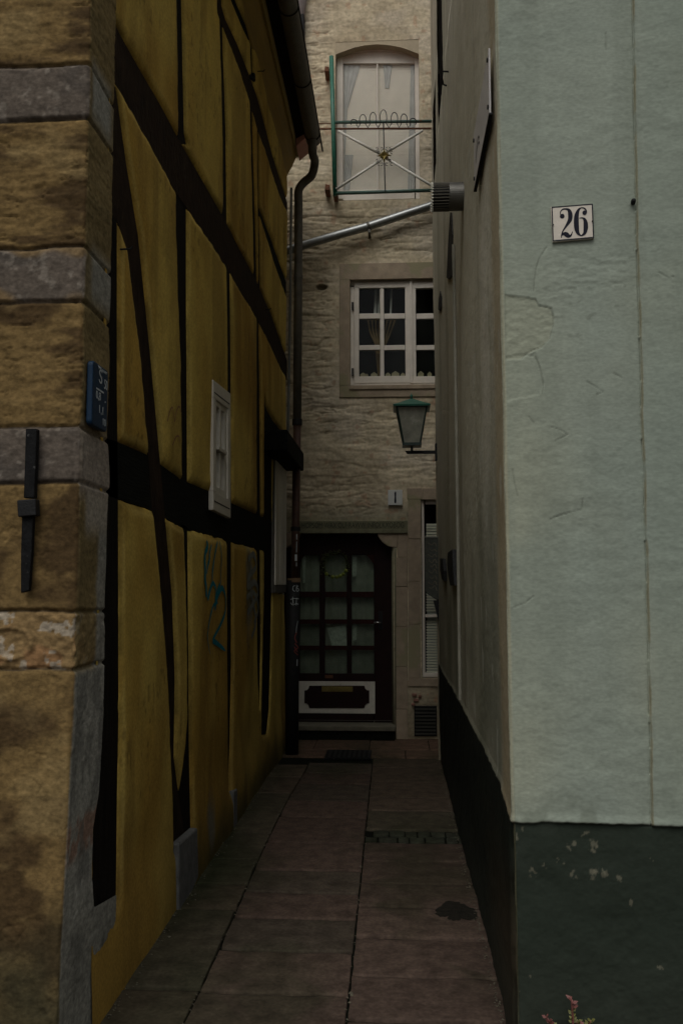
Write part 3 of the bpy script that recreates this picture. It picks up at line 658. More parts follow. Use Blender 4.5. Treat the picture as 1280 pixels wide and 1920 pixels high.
lines = [[(1003,560),(1010,572),(1033,577),(1037,592),(1036,612),(1030,634),(1016,650),(1003,655)],[(985,664),(1003,668),(1012,690),(1018,718),(1016,738)],[(1001,655),(985,664),(978,672)],[(1025,462),(1010,485),(1003,510),(1000,545)],[(1090,955),(1070,960),(1050,966),(1030,974)],[(1092,935),(1091,955)],[(1100,715),(1118,726),(1130,735),(1118,740)],[(1032,800),(1050,805),(1064,815),(1040,826)],[(1135,60),(1136,92)],[(1234,510),(1252,520),(1262,518)],[(960,1140),(985,1130),(1000,1118)],[(990,780),(1000,792)],[(1150,700),(1165,708)],[(960,880),(964,905),(970,930)]]
lines = [[FU(*p) for p in l] for l in lines]
def segd(U, Z, l):
    d = np.full(U.shape, 9.)
    for a, b in zip(l[:-1], l[1:]):
        a = np.array(a); e = np.array(b)-a; L = e@e; t = np.clip(((U-a[0])*e[0]+(Z-a[1])*e[1])/L, 0, 1); d = np.minimum(d, np.hypot(U-a[0]-t*e[0], Z-a[1]-t*e[1]))
    return d
recs = [(6.62,7.35,5.44,7.4),(7.75,8.35,5.35,6.1)]          # window recesses in the alley side: Y0,Y1,z0,z1
def mint_h(U, Z):
    fr = ss(.9, 1.05, U); sd = 1-ss(-.05, .0, U)
    u = U; n = (fbm(u*5+9, Z*5, 3, 101)-.5)*.008+(fbm(u*16, Z*26, 4, 102)-.5)*.0030*(.5+ss(.4,.65,fbm(u*3,Z*3,3,109)))+(fbm(u*55, Z*80, 3, 103)-.5)*.0016
    h = n.copy()
    near = (U > .9) & (U < 2)
    if near.any():
        uu, zz = U[near], Z[near]; jj = (fbm(uu*30, zz*30, 3, 104)-.5)*.010; hh = np.zeros(uu.shape)
        for pl, dep in ((peel, -.0040), (peel2, -.0024)):
            hh = hh+dep*ss(.0012, -.0012, polysd(uu, zz, pl)+jj)
        hh = hh+(fbm(uu*28, zz*70, 4, 127)-.5)*.0055*ss(.02, -.05, polysd(uu, zz, peel3))+(fbm(uu*34, zz*60, 4, 128)-.5)*.005*ss(.01, -.01, polysd(uu, zz, peel))
        for l in lines: hh = hh-.003*ss(.0035, 0, segd(uu, zz, l)+jj*.3)
        c = crack_u(zz); hh = hh-.010*ss(-.10, .0, uu-c)**2*(uu < c)*ss(.0, .4, zz)-.010*ss(.0045, .0, np.abs(uu-c))+.003*ss(.02, .0, uu-c)*(uu > c)
        hh = np.where(zz > zpl-.006, hh, 0)
        h[near] = h[near]+hh
    top = np.where(U < 0, np.interp(-U, [0,.06,.26,1.2,3,6], [.785,.79,.838,.86,.872,.882]), zpl)+.005*(fbm(u*8, u*0, 3, 105)-.5)*2+.006*(fbm(u*45, u*0, 3, 125)-.5)
    pl = ss(top+.004, top-.004, Z)
    h = h-pl*np.where(U < 0, -.006, .010)+pl*(fbm(u*9, Z*9, 4, 106)-.5)*.012
    h = h+.004*ss(top+.035, top+.005, Z)*(1-pl)
    h = np.where(U < 0, h*.8+(fbm(u*.7, Z*.9, 3, 107)-.5)*.02*ss(-.0, -.5, U), h)
    return h, pl
def mint_pos(U, Z):
    X, Y, nx, ny = mint_frame(U, Z); h, _ = mint_h(U, Z); return X+nx*h, Y+ny*h, Z+0*U
def mint_col(U, Z):
    _, pl = mint_h(U, Z); front = ss(-.015, .3, U)
    m = np.zeros(U.shape+(3,))+np.array([.285,.320,.262])
    m = mixc(m, (.325,.345,.262), ss(1.35, 1.0, U)*ss(3.2, 2.2, Z)*.7*ss(.0, .5, U)+ss(.5, .75, fbm(U*2, Z*2, 3, 111))*.35)  # lower left of the front lighter: street-side light painted into the colour
    m = mixc(m, (.245,.288,.243), ss(.5, .75, fbm(U*1.5+7, Z*1.5, 3, 112))*.5)
    m = mixc(m, (.22,.25,.20), ss(.50, .72, fbm(U*9, Z*.55, 5, 122))*.35)            # rain streaks
    m = mixc(m, (.15,.17,.13), ss(.25, .0, Z-zpl)*ss(.45, .65, fbm(U*12, Z*7, 4, 123))*.5)
    m = mixc(m, (.17,.19,.15), ss(.70, .74, fbm(U*30, Z*55, 4, 124))*.5*ss(.56,.7,fbm(U*2.3,Z*2.3,3,126)))
    pk = ss(.004, -.004, polysd(U, Z, peel)+.012*(fbm(U*30, Z*30, 3, 104)-.5))*(U > .9)
    m = mixc(m, (.315,.33,.245), pk*.7)
    if (U > .9).any():
        dl_ = np.full(U.shape, 9.)
        for l in lines: dl_ = np.minimum(dl_, segd(U, Z, l))
        m = mixc(m, (.10,.11,.085), ss(.0035, .0008, dl_+.004*(fbm(U*60, Z*60, 2, 125)-.5))*.3)  # dark cracks; along the peel edges the line paints their shadow
    m = mixc(m, (.22,.26,.21), ss(.0, .05, U-crack_u(Z))*.35)
    c = crack_u(Z); m = mixc(m, (.22,.195,.115), ss(.0045, .001, np.abs(U-c-.003))*.8*ss(.3,.55,fbm(U*0,Z*9,3,121)+.12)*(U > .9)); 
    s = np.zeros(U.shape+(3,))+np.array([.52,.49,.375])                                   # alley flank: bare greyish render
    s = mixc(s, (.33,.305,.215), ss(.40, .64, fbm(U*3.2, Z*.28, 4, 113))*.6); s = mixc(s, (.64,.60,.49), ss(.5, .7, fbm(U*5+4, Z*.4, 4, 114))*.45)
    s = mixc(s, (.17,.175,.125), ss(3.2, 1.0, Z)*.6); s = mixc(s, (.06,.075,.045), ss(.45, .7, fbm(U*1.4, Z*.8, 3, 115))*ss(3, 1.2, Z)*.5)  # flank darker below, lighter above: sky light from overhead painted in
    s = mixc(s, (.34,.26,.14), ss(-.34, -.16, U)*.6*ss(.25,.6,fbm(U*5,Z*1.2,3,120)+.2))
    s = mixc(s, (.5,.5,.42), ss(.68, .72, fbm(U*9, Z*4, 4, 119))*ss(-3, -1, U)*.35)
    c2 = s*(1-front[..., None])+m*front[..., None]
    c2 = mixc(c2, (.42,.36,.22), ss(.1, .4, U)*ss(1.0, .6, U)*.35)
    # plinth: dark green, blacker on the alley side than on the front, with knocked-off flakes
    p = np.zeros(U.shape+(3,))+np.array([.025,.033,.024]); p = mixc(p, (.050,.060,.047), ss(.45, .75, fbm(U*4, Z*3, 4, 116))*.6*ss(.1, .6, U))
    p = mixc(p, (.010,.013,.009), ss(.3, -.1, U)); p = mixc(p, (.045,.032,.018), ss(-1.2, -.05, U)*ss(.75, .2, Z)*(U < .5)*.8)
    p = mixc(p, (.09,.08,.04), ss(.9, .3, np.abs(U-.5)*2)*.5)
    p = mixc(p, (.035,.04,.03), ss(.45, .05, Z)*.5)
    for (x, y, r) in ((1112,1588,.020),(1115,1598,.014),(1077,1586,.014),(1068,1590,.008),(1057,1596,.006),(1045,1613,.007),(1058,1620,.006),(1073,1637,.014),(1080,1645,.010),(1110,1643,.020),(1118,1640,.013),(1138,1636,.010),(1130,1640,.008),(1162,1650,.013),(998,1636,.010),(1003,1638,.006),(1020,1624,.004),(1092,1578,.006),(1183,1697,.006),(961,1595,.010),(964,1570,.012),(968,1576,.008),(1220,1612,.004),(980,1560,.007),(995,1835,.004),(968,1858,.006),(1240,1820,.004),(1098,1565,.006)):
        u0, z0 = FU(x, y); e = np.hypot((U-u0), (Z-z0)*.75)+.034*(fbm(U*75, Z*75, 4, 117)-.5); p = mixc(p, (.20,.185,.13), ss(r*.72, r*.30, e)*.45)
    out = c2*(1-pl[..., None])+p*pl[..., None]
    return out
us = [-(Y_RE-YF-RC2)]
while us[-1] < -.012: us.append(us[-1]+.0042*((YF-us[-1])/3.3)**2.0)
us = np.r_[us[:-1], 0, np.linspace(0, 1, 8)[1:], 1+np.arange(.004, .62, .0032), 1+np.arange(.64, .9, .03), 1.95, 2.2, 2.6, 3.2, 4, 5]
us = np.unique(np.round(us, 5))
for (a, b, c, d) in recs: us = np.unique(np.r_[us, YF+RC2-a, YF+RC2-b])
zz = np.r_[np.arange(-.03, 4.1, .0045), np.arange(4.1, 8.2, .02), [8.35]]
for (a, b, c, d) in recs: zz = np.unique(np.r_[zz, c, d])
def hole_r(U, Z):
    m = np.zeros(U.shape, bool)
    for (a, b, c, d) in recs: Yc = YF+RC2-U; m |= (U < 0) & (Yc > a) & (Yc < b) & (Z > c) & (Z < d)
    return m
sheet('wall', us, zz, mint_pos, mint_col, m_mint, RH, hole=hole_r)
mb = MB().box(.66, 5.4, YF+.10, Y_RE-.02, 0, 8.3); mb.box(.385, .7, Y_RE-.04, Y_RE+.0, -.03, 8.3); mb.box(.40, 5.42, YF+.3, Y_RE-.03, 8.32, 8.40); mb.build('body', m_conc, RH)
for (a, b, c, d) in recs:
    x = XR(c)
    wb = MB().box(x+.10, x+.13, a-.03, b+.03, c-.03, d+.03); wb.box(x+.012, x+.10, a-.03, a, c, d); wb.box(x+.012, x+.10, b, b+.03, c, d); wb.box(x+.012, x+.10, a-.03, b+.03, c-.03, c); wb.box(x+.012, x+.10, a-.03, b+.03, d, d+.03)
    wn = wb.build('window', m_wood, RH)
    fb = MB().box(x+.045, x+.085, a, a+.05, c, d); fb.box(x+.045, x+.085, b-.05, b, c, d); fb.box(x+.045, x+.085, a+.05, b-.05, c, c+.05); fb.box(x+.045, x+.085, a+.05, b-.05, d-.05, d)
    fb.build('frame', M('brown_frame', (.03,.022,.017), rough=.5), wn)
    MB().box(x+.06, x+.064, a+.05, b-.05, c+.05, d-.05).build('pane', m_glass, wn)
# far rainwater pipe of the mint house: pale, tucked near the far corner
q0 = PX(853, 396, .36); q1 = PX(860, 1190, .36)
MB().tube([(.350,5.25,3.62),(.356,5.28,2.9),(.362,5.31,1.9),(.366,5.33,.95)], .010, 8).build('conduit', M('painted_conduit', (.24,.23,.18), var=.2), RH)
# tall narrow wedge-shaped slot under the flue: solid black block stands in for its shade
slot = [PX(x, y, .382) for x, y in ((845,398),(842,440),(838,520),(843,524),(848,515),(849,440),(848,398))]
MB().prism([(.376, p[1], p[2]) for p in slot], (.03,0,0)).build('slot_shade', m_iron, RH)
slot = [PX(x, y, .386) for x, y in ((827,545),(824,560),(823,580),(827,583),(829,575),(829,555))]
MB().prism([(.376, p[1], p[2]) for p in slot], (.03,0,0)).build('slot_shade', m_iron, RH)  # second slit, its shade likewise a solid black block
hk = PX(838, 145, .37)
MB().tube([(.37+.03,hk[1]-.02,hk[2]+.03),(.34,hk[1]-.03,hk[2]+.03),(.335,hk[1],hk[2]+.0),(.345,hk[1]+.03,hk[2]-.03),(.365,hk[1]+.02,hk[2]-.045)], .007, 6).build('iron_hook', m_iron, RH)
for pts in (((829,1047),(834,1048),(836,1070),(836,1090),(832,1085),(829,1070)), ((844,1036),(853,1030),(854,1060),(856,1082),(857,1098),(849,1098),(845,1080),(843,1060))):
    q = [PX(x, y, .385) for x, y in pts]; MB().prism([(.365, p[1], p[2]) for p in q], (.045,0,0)).build('anchor_plate', m_iron, RH, bevel=.003)

# flue terminal on the alley flank
q = PX(868, 368, .385); fc = (q[0], q[1], q[2])
fl = empty('flue_terminal', fc, 'round steel flue terminal with slotted dark end poking out of the mint house flank', 'flue')
sc = q[1]/1700.; rr = 27*sc
tipx = (PY(808, 368, q[1])[0]); midx = PY(842, 368, q[1])[0]
MB().lathe((0, q[1], q[2]), [(rr*.9, q[0]+.05),(rr*.985, q[0]),(rr*.985, midx+.004),(rr, midx+.004),(rr, midx-.002),(rr*.96, midx-.004)], 40, axis='X').build('collar', M('aged_steel', (.13,.125,.11), rough=.4, metal=.6, var=.25), fl, smooth=False)
mb = MB().lathe((0, q[1], q[2]), [(rr*.80, midx), (rr*.80, tipx+.012)], 40, axis='X'); mb.build('inner_duct', m_iron, fl)
mb = MB(); mb2 = MB()
for k in range(28):
    a = 2*math.pi*k/28; y = q[1]+rr*.94*math.cos(a); z = q[2]+rr*.94*math.sin(a)
    mb.tube([(midx+.002, y, z), (tipx+.008, y, z)], .0042, 6)
    y = q[1]+rr*.97*math.cos(a); z = q[2]+rr*.97*math.sin(a)
    mb2.box(tipx-.002, tipx+.010, y-.004, y+.004, z-.003, z+.003)
mb.build('slotted_cage', m_gutter, fl); mb2.build('end_teeth', M('edge_glint', (.5,.48,.4), rough=.4, var=.1, metal=.4), fl)  # pale teeth: highlight on the slotted rim put into the colour
MB().lathe((0, q[1], q[2]), [(rr*.97, tipx+.010), (rr*.97, tipx+.018), (rr*.2, tipx+.02)], 40, axis='X').build('end_ring', m_iron, fl)

# street-name plate seen edge-on, near corner
pts = [PX(x, y, .372) for x, y in ((921,84),(929,182),(899,312),(893,236))]
z0 = (pts[1][2]+pts[2][2])/2; z1 = (pts[0][2]+pts[3][2])/2; y0, y1 = 3.345, 4.02
pl = empty('street_plate', (.37, (y0+y1)/2, (z0+z1)/2), 'pale enamel street plate with dark lower edge high on the flank of the mint house', 'street sign')
MB().box(.364, .371, y0, y1, z0, z1).build('plate', m_plate, pl, bevel=.002)
mb = MB().box(.362, .376, y0-.004, y1+.004, z0-.007, z0); mb.build('edge_strip', m_iron, pl)
mb = MB()
for (u, v) in ((y0+.03, z1-.03), (y0+.03, z0+.04), (y1-.03, z0+.04), (y1-.03, z1-.04)): mb.lathe((0, u, v), [(.009, .359), (.009, .366)], 10, axis='X')
mb.build('screw', m_iron, pl, split=True)
mb = MB()
for k in range(2):
    q = [(y1-.20+.14*math.cos(a)*.6, z0+.06+k*.025+.05*math.sin(a)) for a in np.linspace(.2, 2.9, 14)]; mb.ribbon(q, [.009]*14, lambda u, v, kk: (.3635-kk*.0003, u, v), k)
mb.build('lettering', m_iron, pl)

# number plate 26
def NP(x, y, lift): u, z = FU(x, y); X, Y, nx, ny = mint_frame(np.array([u]), np.array([z])); return (float(X[0]+nx[0]*lift), float(Y[0]+ny[0]*lift), z)
def CP(x, y): return 960+x/5.333, 340+y/5.333
c26 = NP(*CP(595, 425), 0)
n26 = empty('house_number_plate', c26, 'tilted white enamel house number 26 in navy on the mint front', 'house number')
def npoly(mb, pts, l0, l1):
    a = [NP(*CP(*p), l0) for p in pts]; b = [NP(*CP(*p), l1) for p in pts]; n = len(pts)
    mb.add(a+b, [tuple(range(n)), tuple(range(n, 2*n))[::-1]]+[(i, n+i, n+(i+1) % n, (i+1) % n) for i in range(n)])
mb = MB(); npoly(mb, [(380,268),(797,234),(812,578),(400,616)], -.004, .0125); mb.build('plate', m_enam, n26, bevel=.0015)
def NR(u, v, k): return NP(*CP(u, v), .0133+.00012*k)
mb = MB()
for k, (a, b) in enumerate((((388,272),(793,240)), ((793,236),(806,574)), ((808,571),(404,605)), ((404,609),(392,270)))): mb.ribbon([a, b], [11, 11], NR, k)
mb.build('border', m_navy, n26)
def disc(x, y, r, k): return [(x-r+2*r*i/12, y) for i in range(13)], [2*math.sqrt(max(r*r-(r-2*r*i/12)**2, .5)) for i in range(13)], k
dg = MB()
def pen(pts, k):
    q = smoothline(pts, 7); dg.ribbon([p[:2] for p in q], [max(p[2]*1.12, 5) for p in q], NR, k)
pen([(474,345,6),(478,315,9),(500,292,12),(530,288,16),(560,300,28),(574,340,40),(572,390,38),(552,430,28),(522,475,16),(500,510,11),(488,545,9),(486,576,8)], 0)
dg.ribbon(*disc(494, 360, 24, 1)[:2], NR, 1)
pen([(484,556,7),(505,538,24),(530,540,42),(556,556,36),(580,552,16),(598,512,5)], 2)
pen([(708,276,6),(680,278,10),(655,300,22),(638,350,38),(634,410,44),(638,480,42),(652,530,28),(682,557,9)], 3)
pen([(664,380,5),(690,376,10),(715,390,24),(727,430,38),(728,480,40),(716,530,26),(682,557,8)], 4)
pen([(690,274,7),(715,282,12),(733,305,12),(735,330,10)], 5)
dg.ribbon(*disc(716, 326, 22, 6)[:2], NR, 6)
dg.build('digits', m_navy, n26)
mb = MB(); mb.add([], [])
for (x, y) in ((401,448),(797,410)):
    c = NP(*CP(x, y), .015); mb.tube([NP(*CP(x, y), .010), NP(*CP(x, y), .0175)], .0032, 10)
mb.build('screw', m_iron, n26, split=True)
# peg in the crack beside the plate
c = NP(1188, 378, 0); MB().tube([NP(1188,378,-.02), NP(1186,378,.012), NP(1184,378,.016)], [.008,.009,.004], 10).build('wall_peg', m_iron, RH, smooth=True)

# ================================================================== END HOUSE
EH = empty('stone_end_house', (-.2, YE, 0), 'beige painted rubble stone house closing the end of the alley', 'house')
def EP(x, y, dy=0): p = PY(x, y, YE+dy); return p[0], p[2]
def ebox(mb, x0, y0, x1, y1, ya, yb):
    a = EP(x0, y0, ya); b = EP(x1, y1, ya); return mb.box(a[0], b[0], YE+ya, YE+yb, b[1], a[1])
def epoly(mb, pts, ya, yb): return mb.prism([(EP(x, y, ya)[0], YE+ya, EP(x, y, ya)[1]) for x, y in pts], (0, yb-ya, 0))
def rect(x0, y0, x1, y1): a = EP(x0, y0); b = EP(x1, y1); return (a[0], b[0], b[1], a[1])
R_up = rect(629, 78, 787, 372); R_mid = rect(656, 520, 870, 722); R_low = rect(789, 937, 880, 1272); R_door = rect(530, 998, 739, 1392)
R_door = (R_door[0], R_door[1], -.05, R_door[3])
holes = [R_up, R_mid, R_low, R_door]
smooth_zone = rect(625, -60, 800, 84)
FLAT = [rect(629,78,787,372), rect(636,494,880,742), rect(742,915,880,1288), rect(742,1000,764,1392), rect(552,977,764,1000), rect(524,1000,742,1392)]
def end_h(U, Z):
    x, z = U, Z; wx = x+.05*(fbm(x*4, z*4, 3, 201)-.5); wz = z+.03*(fbm(x*5, z*5, 3, 202)-.5)
    F1, F2, idn = worley(wx/(.26+.18*vn(wz*0, np.floor(wz/.085), 216))+.37*np.floor(wz/.085), wz/.085, 203); e = F2-F1
    stone = (ss(.0, .34, e)-.5)*.010+(idn-.5)*.015
    st2 = (ss(.45, .62, fbm(x*3.2, z*13, 4, 204))-.5)*.016
    h = stone*1.15*(.45+.55*ss(.35,.55,fbm(x*1.3,z*1.3,2,208)))+st2*.6-.014*ss(.03,0,np.abs(fbm(x*2.2,z*9,4,209)-.5))*ss(.4,.6,fbm(x*2,z*2,2,210))+(fbm(x*20, z*34, 4, 205)-.5)*.010+(fbm(x*1.5, z*1.5, 2, 207)-.5)*.03
    b = rect(556, 478, 830, 500); s = np.ones(U.shape)
    sm = ss(.12, -.05, polysd(x, z, [(smooth_zone[0],smooth_zone[2]),(smooth_zone[1],smooth_zone[2]),(smooth_zone[1],smooth_zone[3]),(smooth_zone[0],smooth_zone[3])]))
    pl = ss(.55, .62, fbm(x*1.1+4, z*.8, 3, 206))
    h = h*(1-.75*sm)*(1-.45*pl)
    near = np.full(U.shape, 9.)
    for r in FLAT: near = np.minimum(near, polysd(x, z, [(r[0],r[2]),(r[1],r[2]),(r[1],r[3]),(r[0],r[3])]))
    h = h*(.12+.88*ss(.0, .16, near))*.66-.003*ss(.06, 0, near)
    q = EP(603, 538); h = h-.06*ss(1, .5, np.hypot((x-q[0])/.075, (z-q[1])/.038))     # putlog hole
    return h
def end_pos(U, Z): return U, YE-end_h(U, Z), Z
def end_col(U, Z):
    h = end_h(U, Z); c = np.zeros(U.shape+(3,))+np.array([.55,.47,.325])
    c = mixc(c, (.39,.32,.21), ss(.45, .7, fbm(U*2.2, Z*2.2, 4, 211))*.6); c = mixc(c, (.58,.51,.40), ss(.5, .75, fbm(U*2+5, Z*3, 4, 212))*.5)
    _, _, idc = worley((U+.05*(fbm(U*4, Z*4, 3, 201)-.5))/.3, (Z+.03*(fbm(U*5, Z*5, 3, 202)-.5))/.105, 217)
    c = c*(1+.14*(idc-.5))[..., None]
    c = mixc(c, (.17,.14,.085), ss(-.004, -.014, h)*.7)
    c = mixc(c, (.14,.14,.07), ss(.25, .0, np.abs(Z-EP(640, 975)[1]))*.55*(Z > R_door[3]))
    c = mixc(c, (.12,.10,.06), ss(.9, .2, Z)*.6)
    c = mixc(c, (.36,.16,.09), ss(.72, .76, fbm(U*12, Z*12, 3, 213))*.35)
    c = mixc(c, (.30,.30,.27), ss(.35, .0, np.hypot(U-EP(700,945)[0], (Z-EP(700,945)[1])*1.6))*.35*ss(.45,.6,fbm(U*9,Z*9,3,215)))
    return c
ux = np.unique(np.round(np.r_[np.arange(-1.45, .62, .0105), .7, .8, .95, 1.2, -1.7, -2.2, -3, -4.5, [v for r in holes for v in r[:2]]], 5))
uz = np.unique(np.round(np.r_[np.arange(-.04, 8.3, .0105), 8.5, 8.8, [v for r in holes for v in r[2:]]], 5))
def hole_e(U, Z):
    m = np.zeros(U.shape, bool)
    for a, b, c, d in holes: m |= (U > a) & (U < b) & (Z > c) & (Z < d)
    return m
sheet('wall', ux, uz, end_pos, end_col, m_rubble, EH, hole=hole_e)
MB().box(-4.5, 4.6, YE+.55, YE+3.5, -.02, 8.78).build('body', m_conc, EH)
MB().box(-4.52, 4.6, YE+.03, YE+.56, 8.7, 8.82).build('eaves', m_conc, EH)
mb = MB().box(1.19, 4.6, YE, YE+.56, -.02, 8.7); mb.box(-4.52, -4.45, YE, YE+.56, -.02, 8.7); mb.build('side_wall', m_conc, EH, split=True)
def reveal(mb, r, dep, t=.02, bottom=True):
    a, b, c, d = r; e = .028
    mb.box(a-t, a, YE+.008, YE+dep, c-t, d+t); mb.box(b, b+t, YE+.008, YE+dep, c-t, d+t); mb.box(a, b, YE+.008, YE+dep, d, d+t)
    if bottom: mb.box(a, b, YE+.008, YE+dep, c-t, c)
m_rev = M('painted_reveal', (.42,.36,.26), rough=.9, var=.15, bump=.3)
for r in (R_up, R_mid, R_low, R_door):
    mb = MB(); reveal(mb, r, .30, bottom=r is not R_door); mb.build('reveal', m_rev, EH)
MB().box(R_up[0]-.1, R_up[1]+.1, YE+.30, YE+.32, R_up[2]-.1, R_up[3]+.1).build('room_back', M('pale_room', (.35,.34,.30), bump=0), EH)
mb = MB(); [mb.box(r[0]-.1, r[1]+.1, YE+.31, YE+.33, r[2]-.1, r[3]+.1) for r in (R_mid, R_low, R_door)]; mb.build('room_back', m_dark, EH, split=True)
# ---- upper window: arched head
mb = MB()
arch = [(629,101),(645,95),(665,88),(685,84),(708,82),(730,84),(752,88),(772,95),(787,101)]
epoly(mb, [(627,74),(627,101)]+arch[:5][::1]+[(708,74)], .006, .10); epoly(mb, [(708.2,74)]+arch[4:]+[(789,101),(789,74)], .006, .10)
mb.build('arch_stone', m_rubp, EH, split=True)
uw = MB(); ebox(uw, 631, 90, 643, 372, .10, .16); ebox(uw, 777, 90, 787, 372, .10, .16); ebox(uw, 643, 357, 777, 372, .085, .16); ebox(uw, 705.5, 118, 709.5, 357, .118, .134)
epoly(uw, [(643,118),(643,103),(660,99),(680,96),(708,95),(736,96),(757,99),(777,103),(777,118)], .115, .15)
epoly(uw, [(631,104),(631,98),(660,91),(708,87),(757,91),(787,98),(787,104),(757,98),(708,94),(660,98)], .10, .145)
w3 = uw.build('window', m_cream, EH, bevel=.004)
mb = MB(); ebox(mb, 643, 118, 777, 357, .135, .139); mb.build('pane', glass('upper_glass', (1,1,.99), 1.25), w3)
mb = MB()
for i in range(46):
    y0 = 120+i*(236/46.); a = EP(644, y0, .175); b = EP(776, y0+4.9, .175)
    for (xa, xb) in ((644,776),):
        A = EP(xa, y0, .175); B = EP(xb, y0+5, .175); mb.add([(A[0],YE+.166,A[1]),(B[0],YE+.166,A[1]),(B[0],YE+.158,B[1]),(A[0],YE+.158,B[1])], [(0,1,2,3)])
mb.build('blind', m_blind, w3)
mb = MB(); ebox(mb, 706, 119, 709, 232, .150, .154); mb.build('blind_edge', m_blind, w3)
mb = MB()
for (x0, x1, xb0, xb1, ya_, yb_) in ((645,676,645,651,120,205),(718,735,722,729,120,165),(645,651,645,647,205,290),(645,662,645,655,290,357),(770,777,764,777,120,357)):
    n = 12; V = []; rows = 8
    for j in range(rows+1):
        for i in range(n+1):
            t = j/rows; xx = (x0*(1-t)+xb0*t)*(1-i/n)+(x1*(1-t)+xb1*t)*i/n; p = EP(xx, ya_+(yb_-ya_)*t, .155); V.append((p[0], YE+.150+.004*math.sin(i*1.7), p[1]))
    mb.add(V, [(j*(n+1)+i, j*(n+1)+i+1, (j+1)*(n+1)+i+1, (j+1)*(n+1)+i) for j in range(rows) for i in range(n)])
mb.build('net_curtain', m_net, w3, smooth=True, split=True)
# ---- middle window: sandstone surround, white casements
sr = MB(); ebox(sr, 636, 494, 880, 519.5, -.016, .02); ebox(sr, 636, 519.8, 655.5, 722, -.015, .02); ebox(sr, 636, 722.4, 880, 742, -.014, .03); ebox(sr, 655, 722.4, 880, 727, -.03, -.014)
sr.build('window_surround', m_sand, EH, bevel=.004, split=True)
fm = MB(); ebox(fm, 657, 521, 870, 534, .05, .12); ebox(fm, 657, 534, 664, 722, .05, .12); ebox(fm, 664, 718, 870, 722, .04, .12); w4 = fm.build('window', m_cream, EH, bevel=.003)
for (xl, x1, x2, xm, x3, x4, xr) in ((664,673,712,0,720,759,770), (771,780,819,0,827,862,869)):
    sm = MB(); ebox(sm, xl, 529, xr, 538, .035, .09); ebox(sm, xl, 705.5, xr, 717.5, .035, .09); ebox(sm, xl, 538, x1, 705.5, .035, .09); ebox(sm, x4, 538, xr, 705.5, .035, .09)
    ebox(sm, x2, 538, x3, 705.5, .042, .085)
    for a, b in ((587.5,597),(647,655.5)): ebox(sm, x1, a, x2, b, .045, .085); ebox(sm, x3, a, x4, b, .045, .085)
    sm.build('casement', m_cream, w4, bevel=.004)
mb = MB(); ebox(mb, 664, 536, 869, 710, .062, .065); mb.build('pane', m_glass, w4)
mb = MB(); ebox(mb, 767, 522, 774, 718, .02, .036); mb.build('meeting_stile', m_cream, w4, bevel=.005)
mb = MB()
for (x, y) in ((659,566),(659,690)): ebox(mb, x, y, x+3.5, y+14, .02, .05)
mb.build('hinge', m_iron, w4, split=True)
def strand(mb, pts, wd, dy):
    q = smoothline(pts, 6); mb.ribbon([EP(x, y, dy) for x, y in q], [wd]*len(q), lambda u, v, k: (u, YE+dy, v), 0)
mb = MB()
for i in range(8):
    t = i/7.; strand(mb, [(690+50*t, 600), (694+38*t, 622), (704+18*t, 646), (706+6*t, 668), (710, 705)], .020, .15+.004*i)
mb.build('tied_curtain', m_tan, w4)
mb = MB()
for (x, y0, wd) in ((705,538,.03),(711,538,.02),(734,538,.02)): strand(mb, [(x, y0), (x-1, 560), (x-2, 588)], wd, .19)
mb.build('net_curtain', m_net, w4, split=True)
mb = MB()                                   # little paper houses on the inner sill
m_orn = M('cream_paper', (.48,.42,.27), bump=0, var=.15)
for x, wd, hh in ((675,11,8),(685,5,6),(695,12,9),(709,6,0),(722,10,8),(734,14,11),(751,8,8),(783,11,11),(801,8,10),(829,10,9),(845,9,8)):
    if hh:
        mb = MB(); epoly(mb, [(x, 706), (x, 706-hh*.55), (x+wd/2, 706-hh), (x+wd, 706-hh*.55), (x+wd, 706)], .10, .115)
        tag(mb.build('paper_house', m_orn), 'small cream paper house standing inside the middle window on its sill', 'ornament', None, 'paper houses on the window sill')
# ---- lower right window with venetian blinds
sr = MB(); ebox(sr, 763, 915, 792, 936, -.014, .02); ebox(sr, 792.2, 915, 880, 936.4, -.012, .02)
for y0, y1, d in ((936.4,1010,-.013),(1010.8,1090,-.011),(1090.8,1170,-.014),(1170.8,1272,-.012)): ebox(sr, 765, y0, 788.5, y1, d, .02)
ebox(sr, 765, 1272.5, 880, 1288, -.015, .02); sr.build('window_surround', m_sand, EH, bevel=.004, split=True)
fm = MB(); ebox(fm, 790, 938, 797, 1270, .03, .09); ebox(fm, 797, 938, 870, 945, .03, .09); ebox(fm, 797, 1262, 870, 1270, .025, .09); ebox(fm, 797, 1152, 870, 1158, .03, .09); ebox(fm, 862, 945, 870, 1262, .03, .09)
w5 = fm.build('window', m_cream, EH, bevel=.004)
mb = MB(); ebox(mb, 797, 945, 862, 1262, .06, .063); mb.build('pane', m_glass, w5)
mb = MB(); y = 982
while y < 1262:
    if not 1148 < y < 1160:
        A = EP(799, y, .10); B = EP(861, y+3.4, .10); mb.add([(A[0],YE+.106,A[1]),(B[0],YE+.106,A[1]),(B[0],YE+.094,B[1]),(A[0],YE+.094,B[1])], [(0,1,2,3)])
    y += 5.2
mb.build('blind', m_blind, w5)
mb = MB(); ebox(mb, 799, 982, 861, 1262, .115, .118); mb.build('blind_backing', m_net, w5)
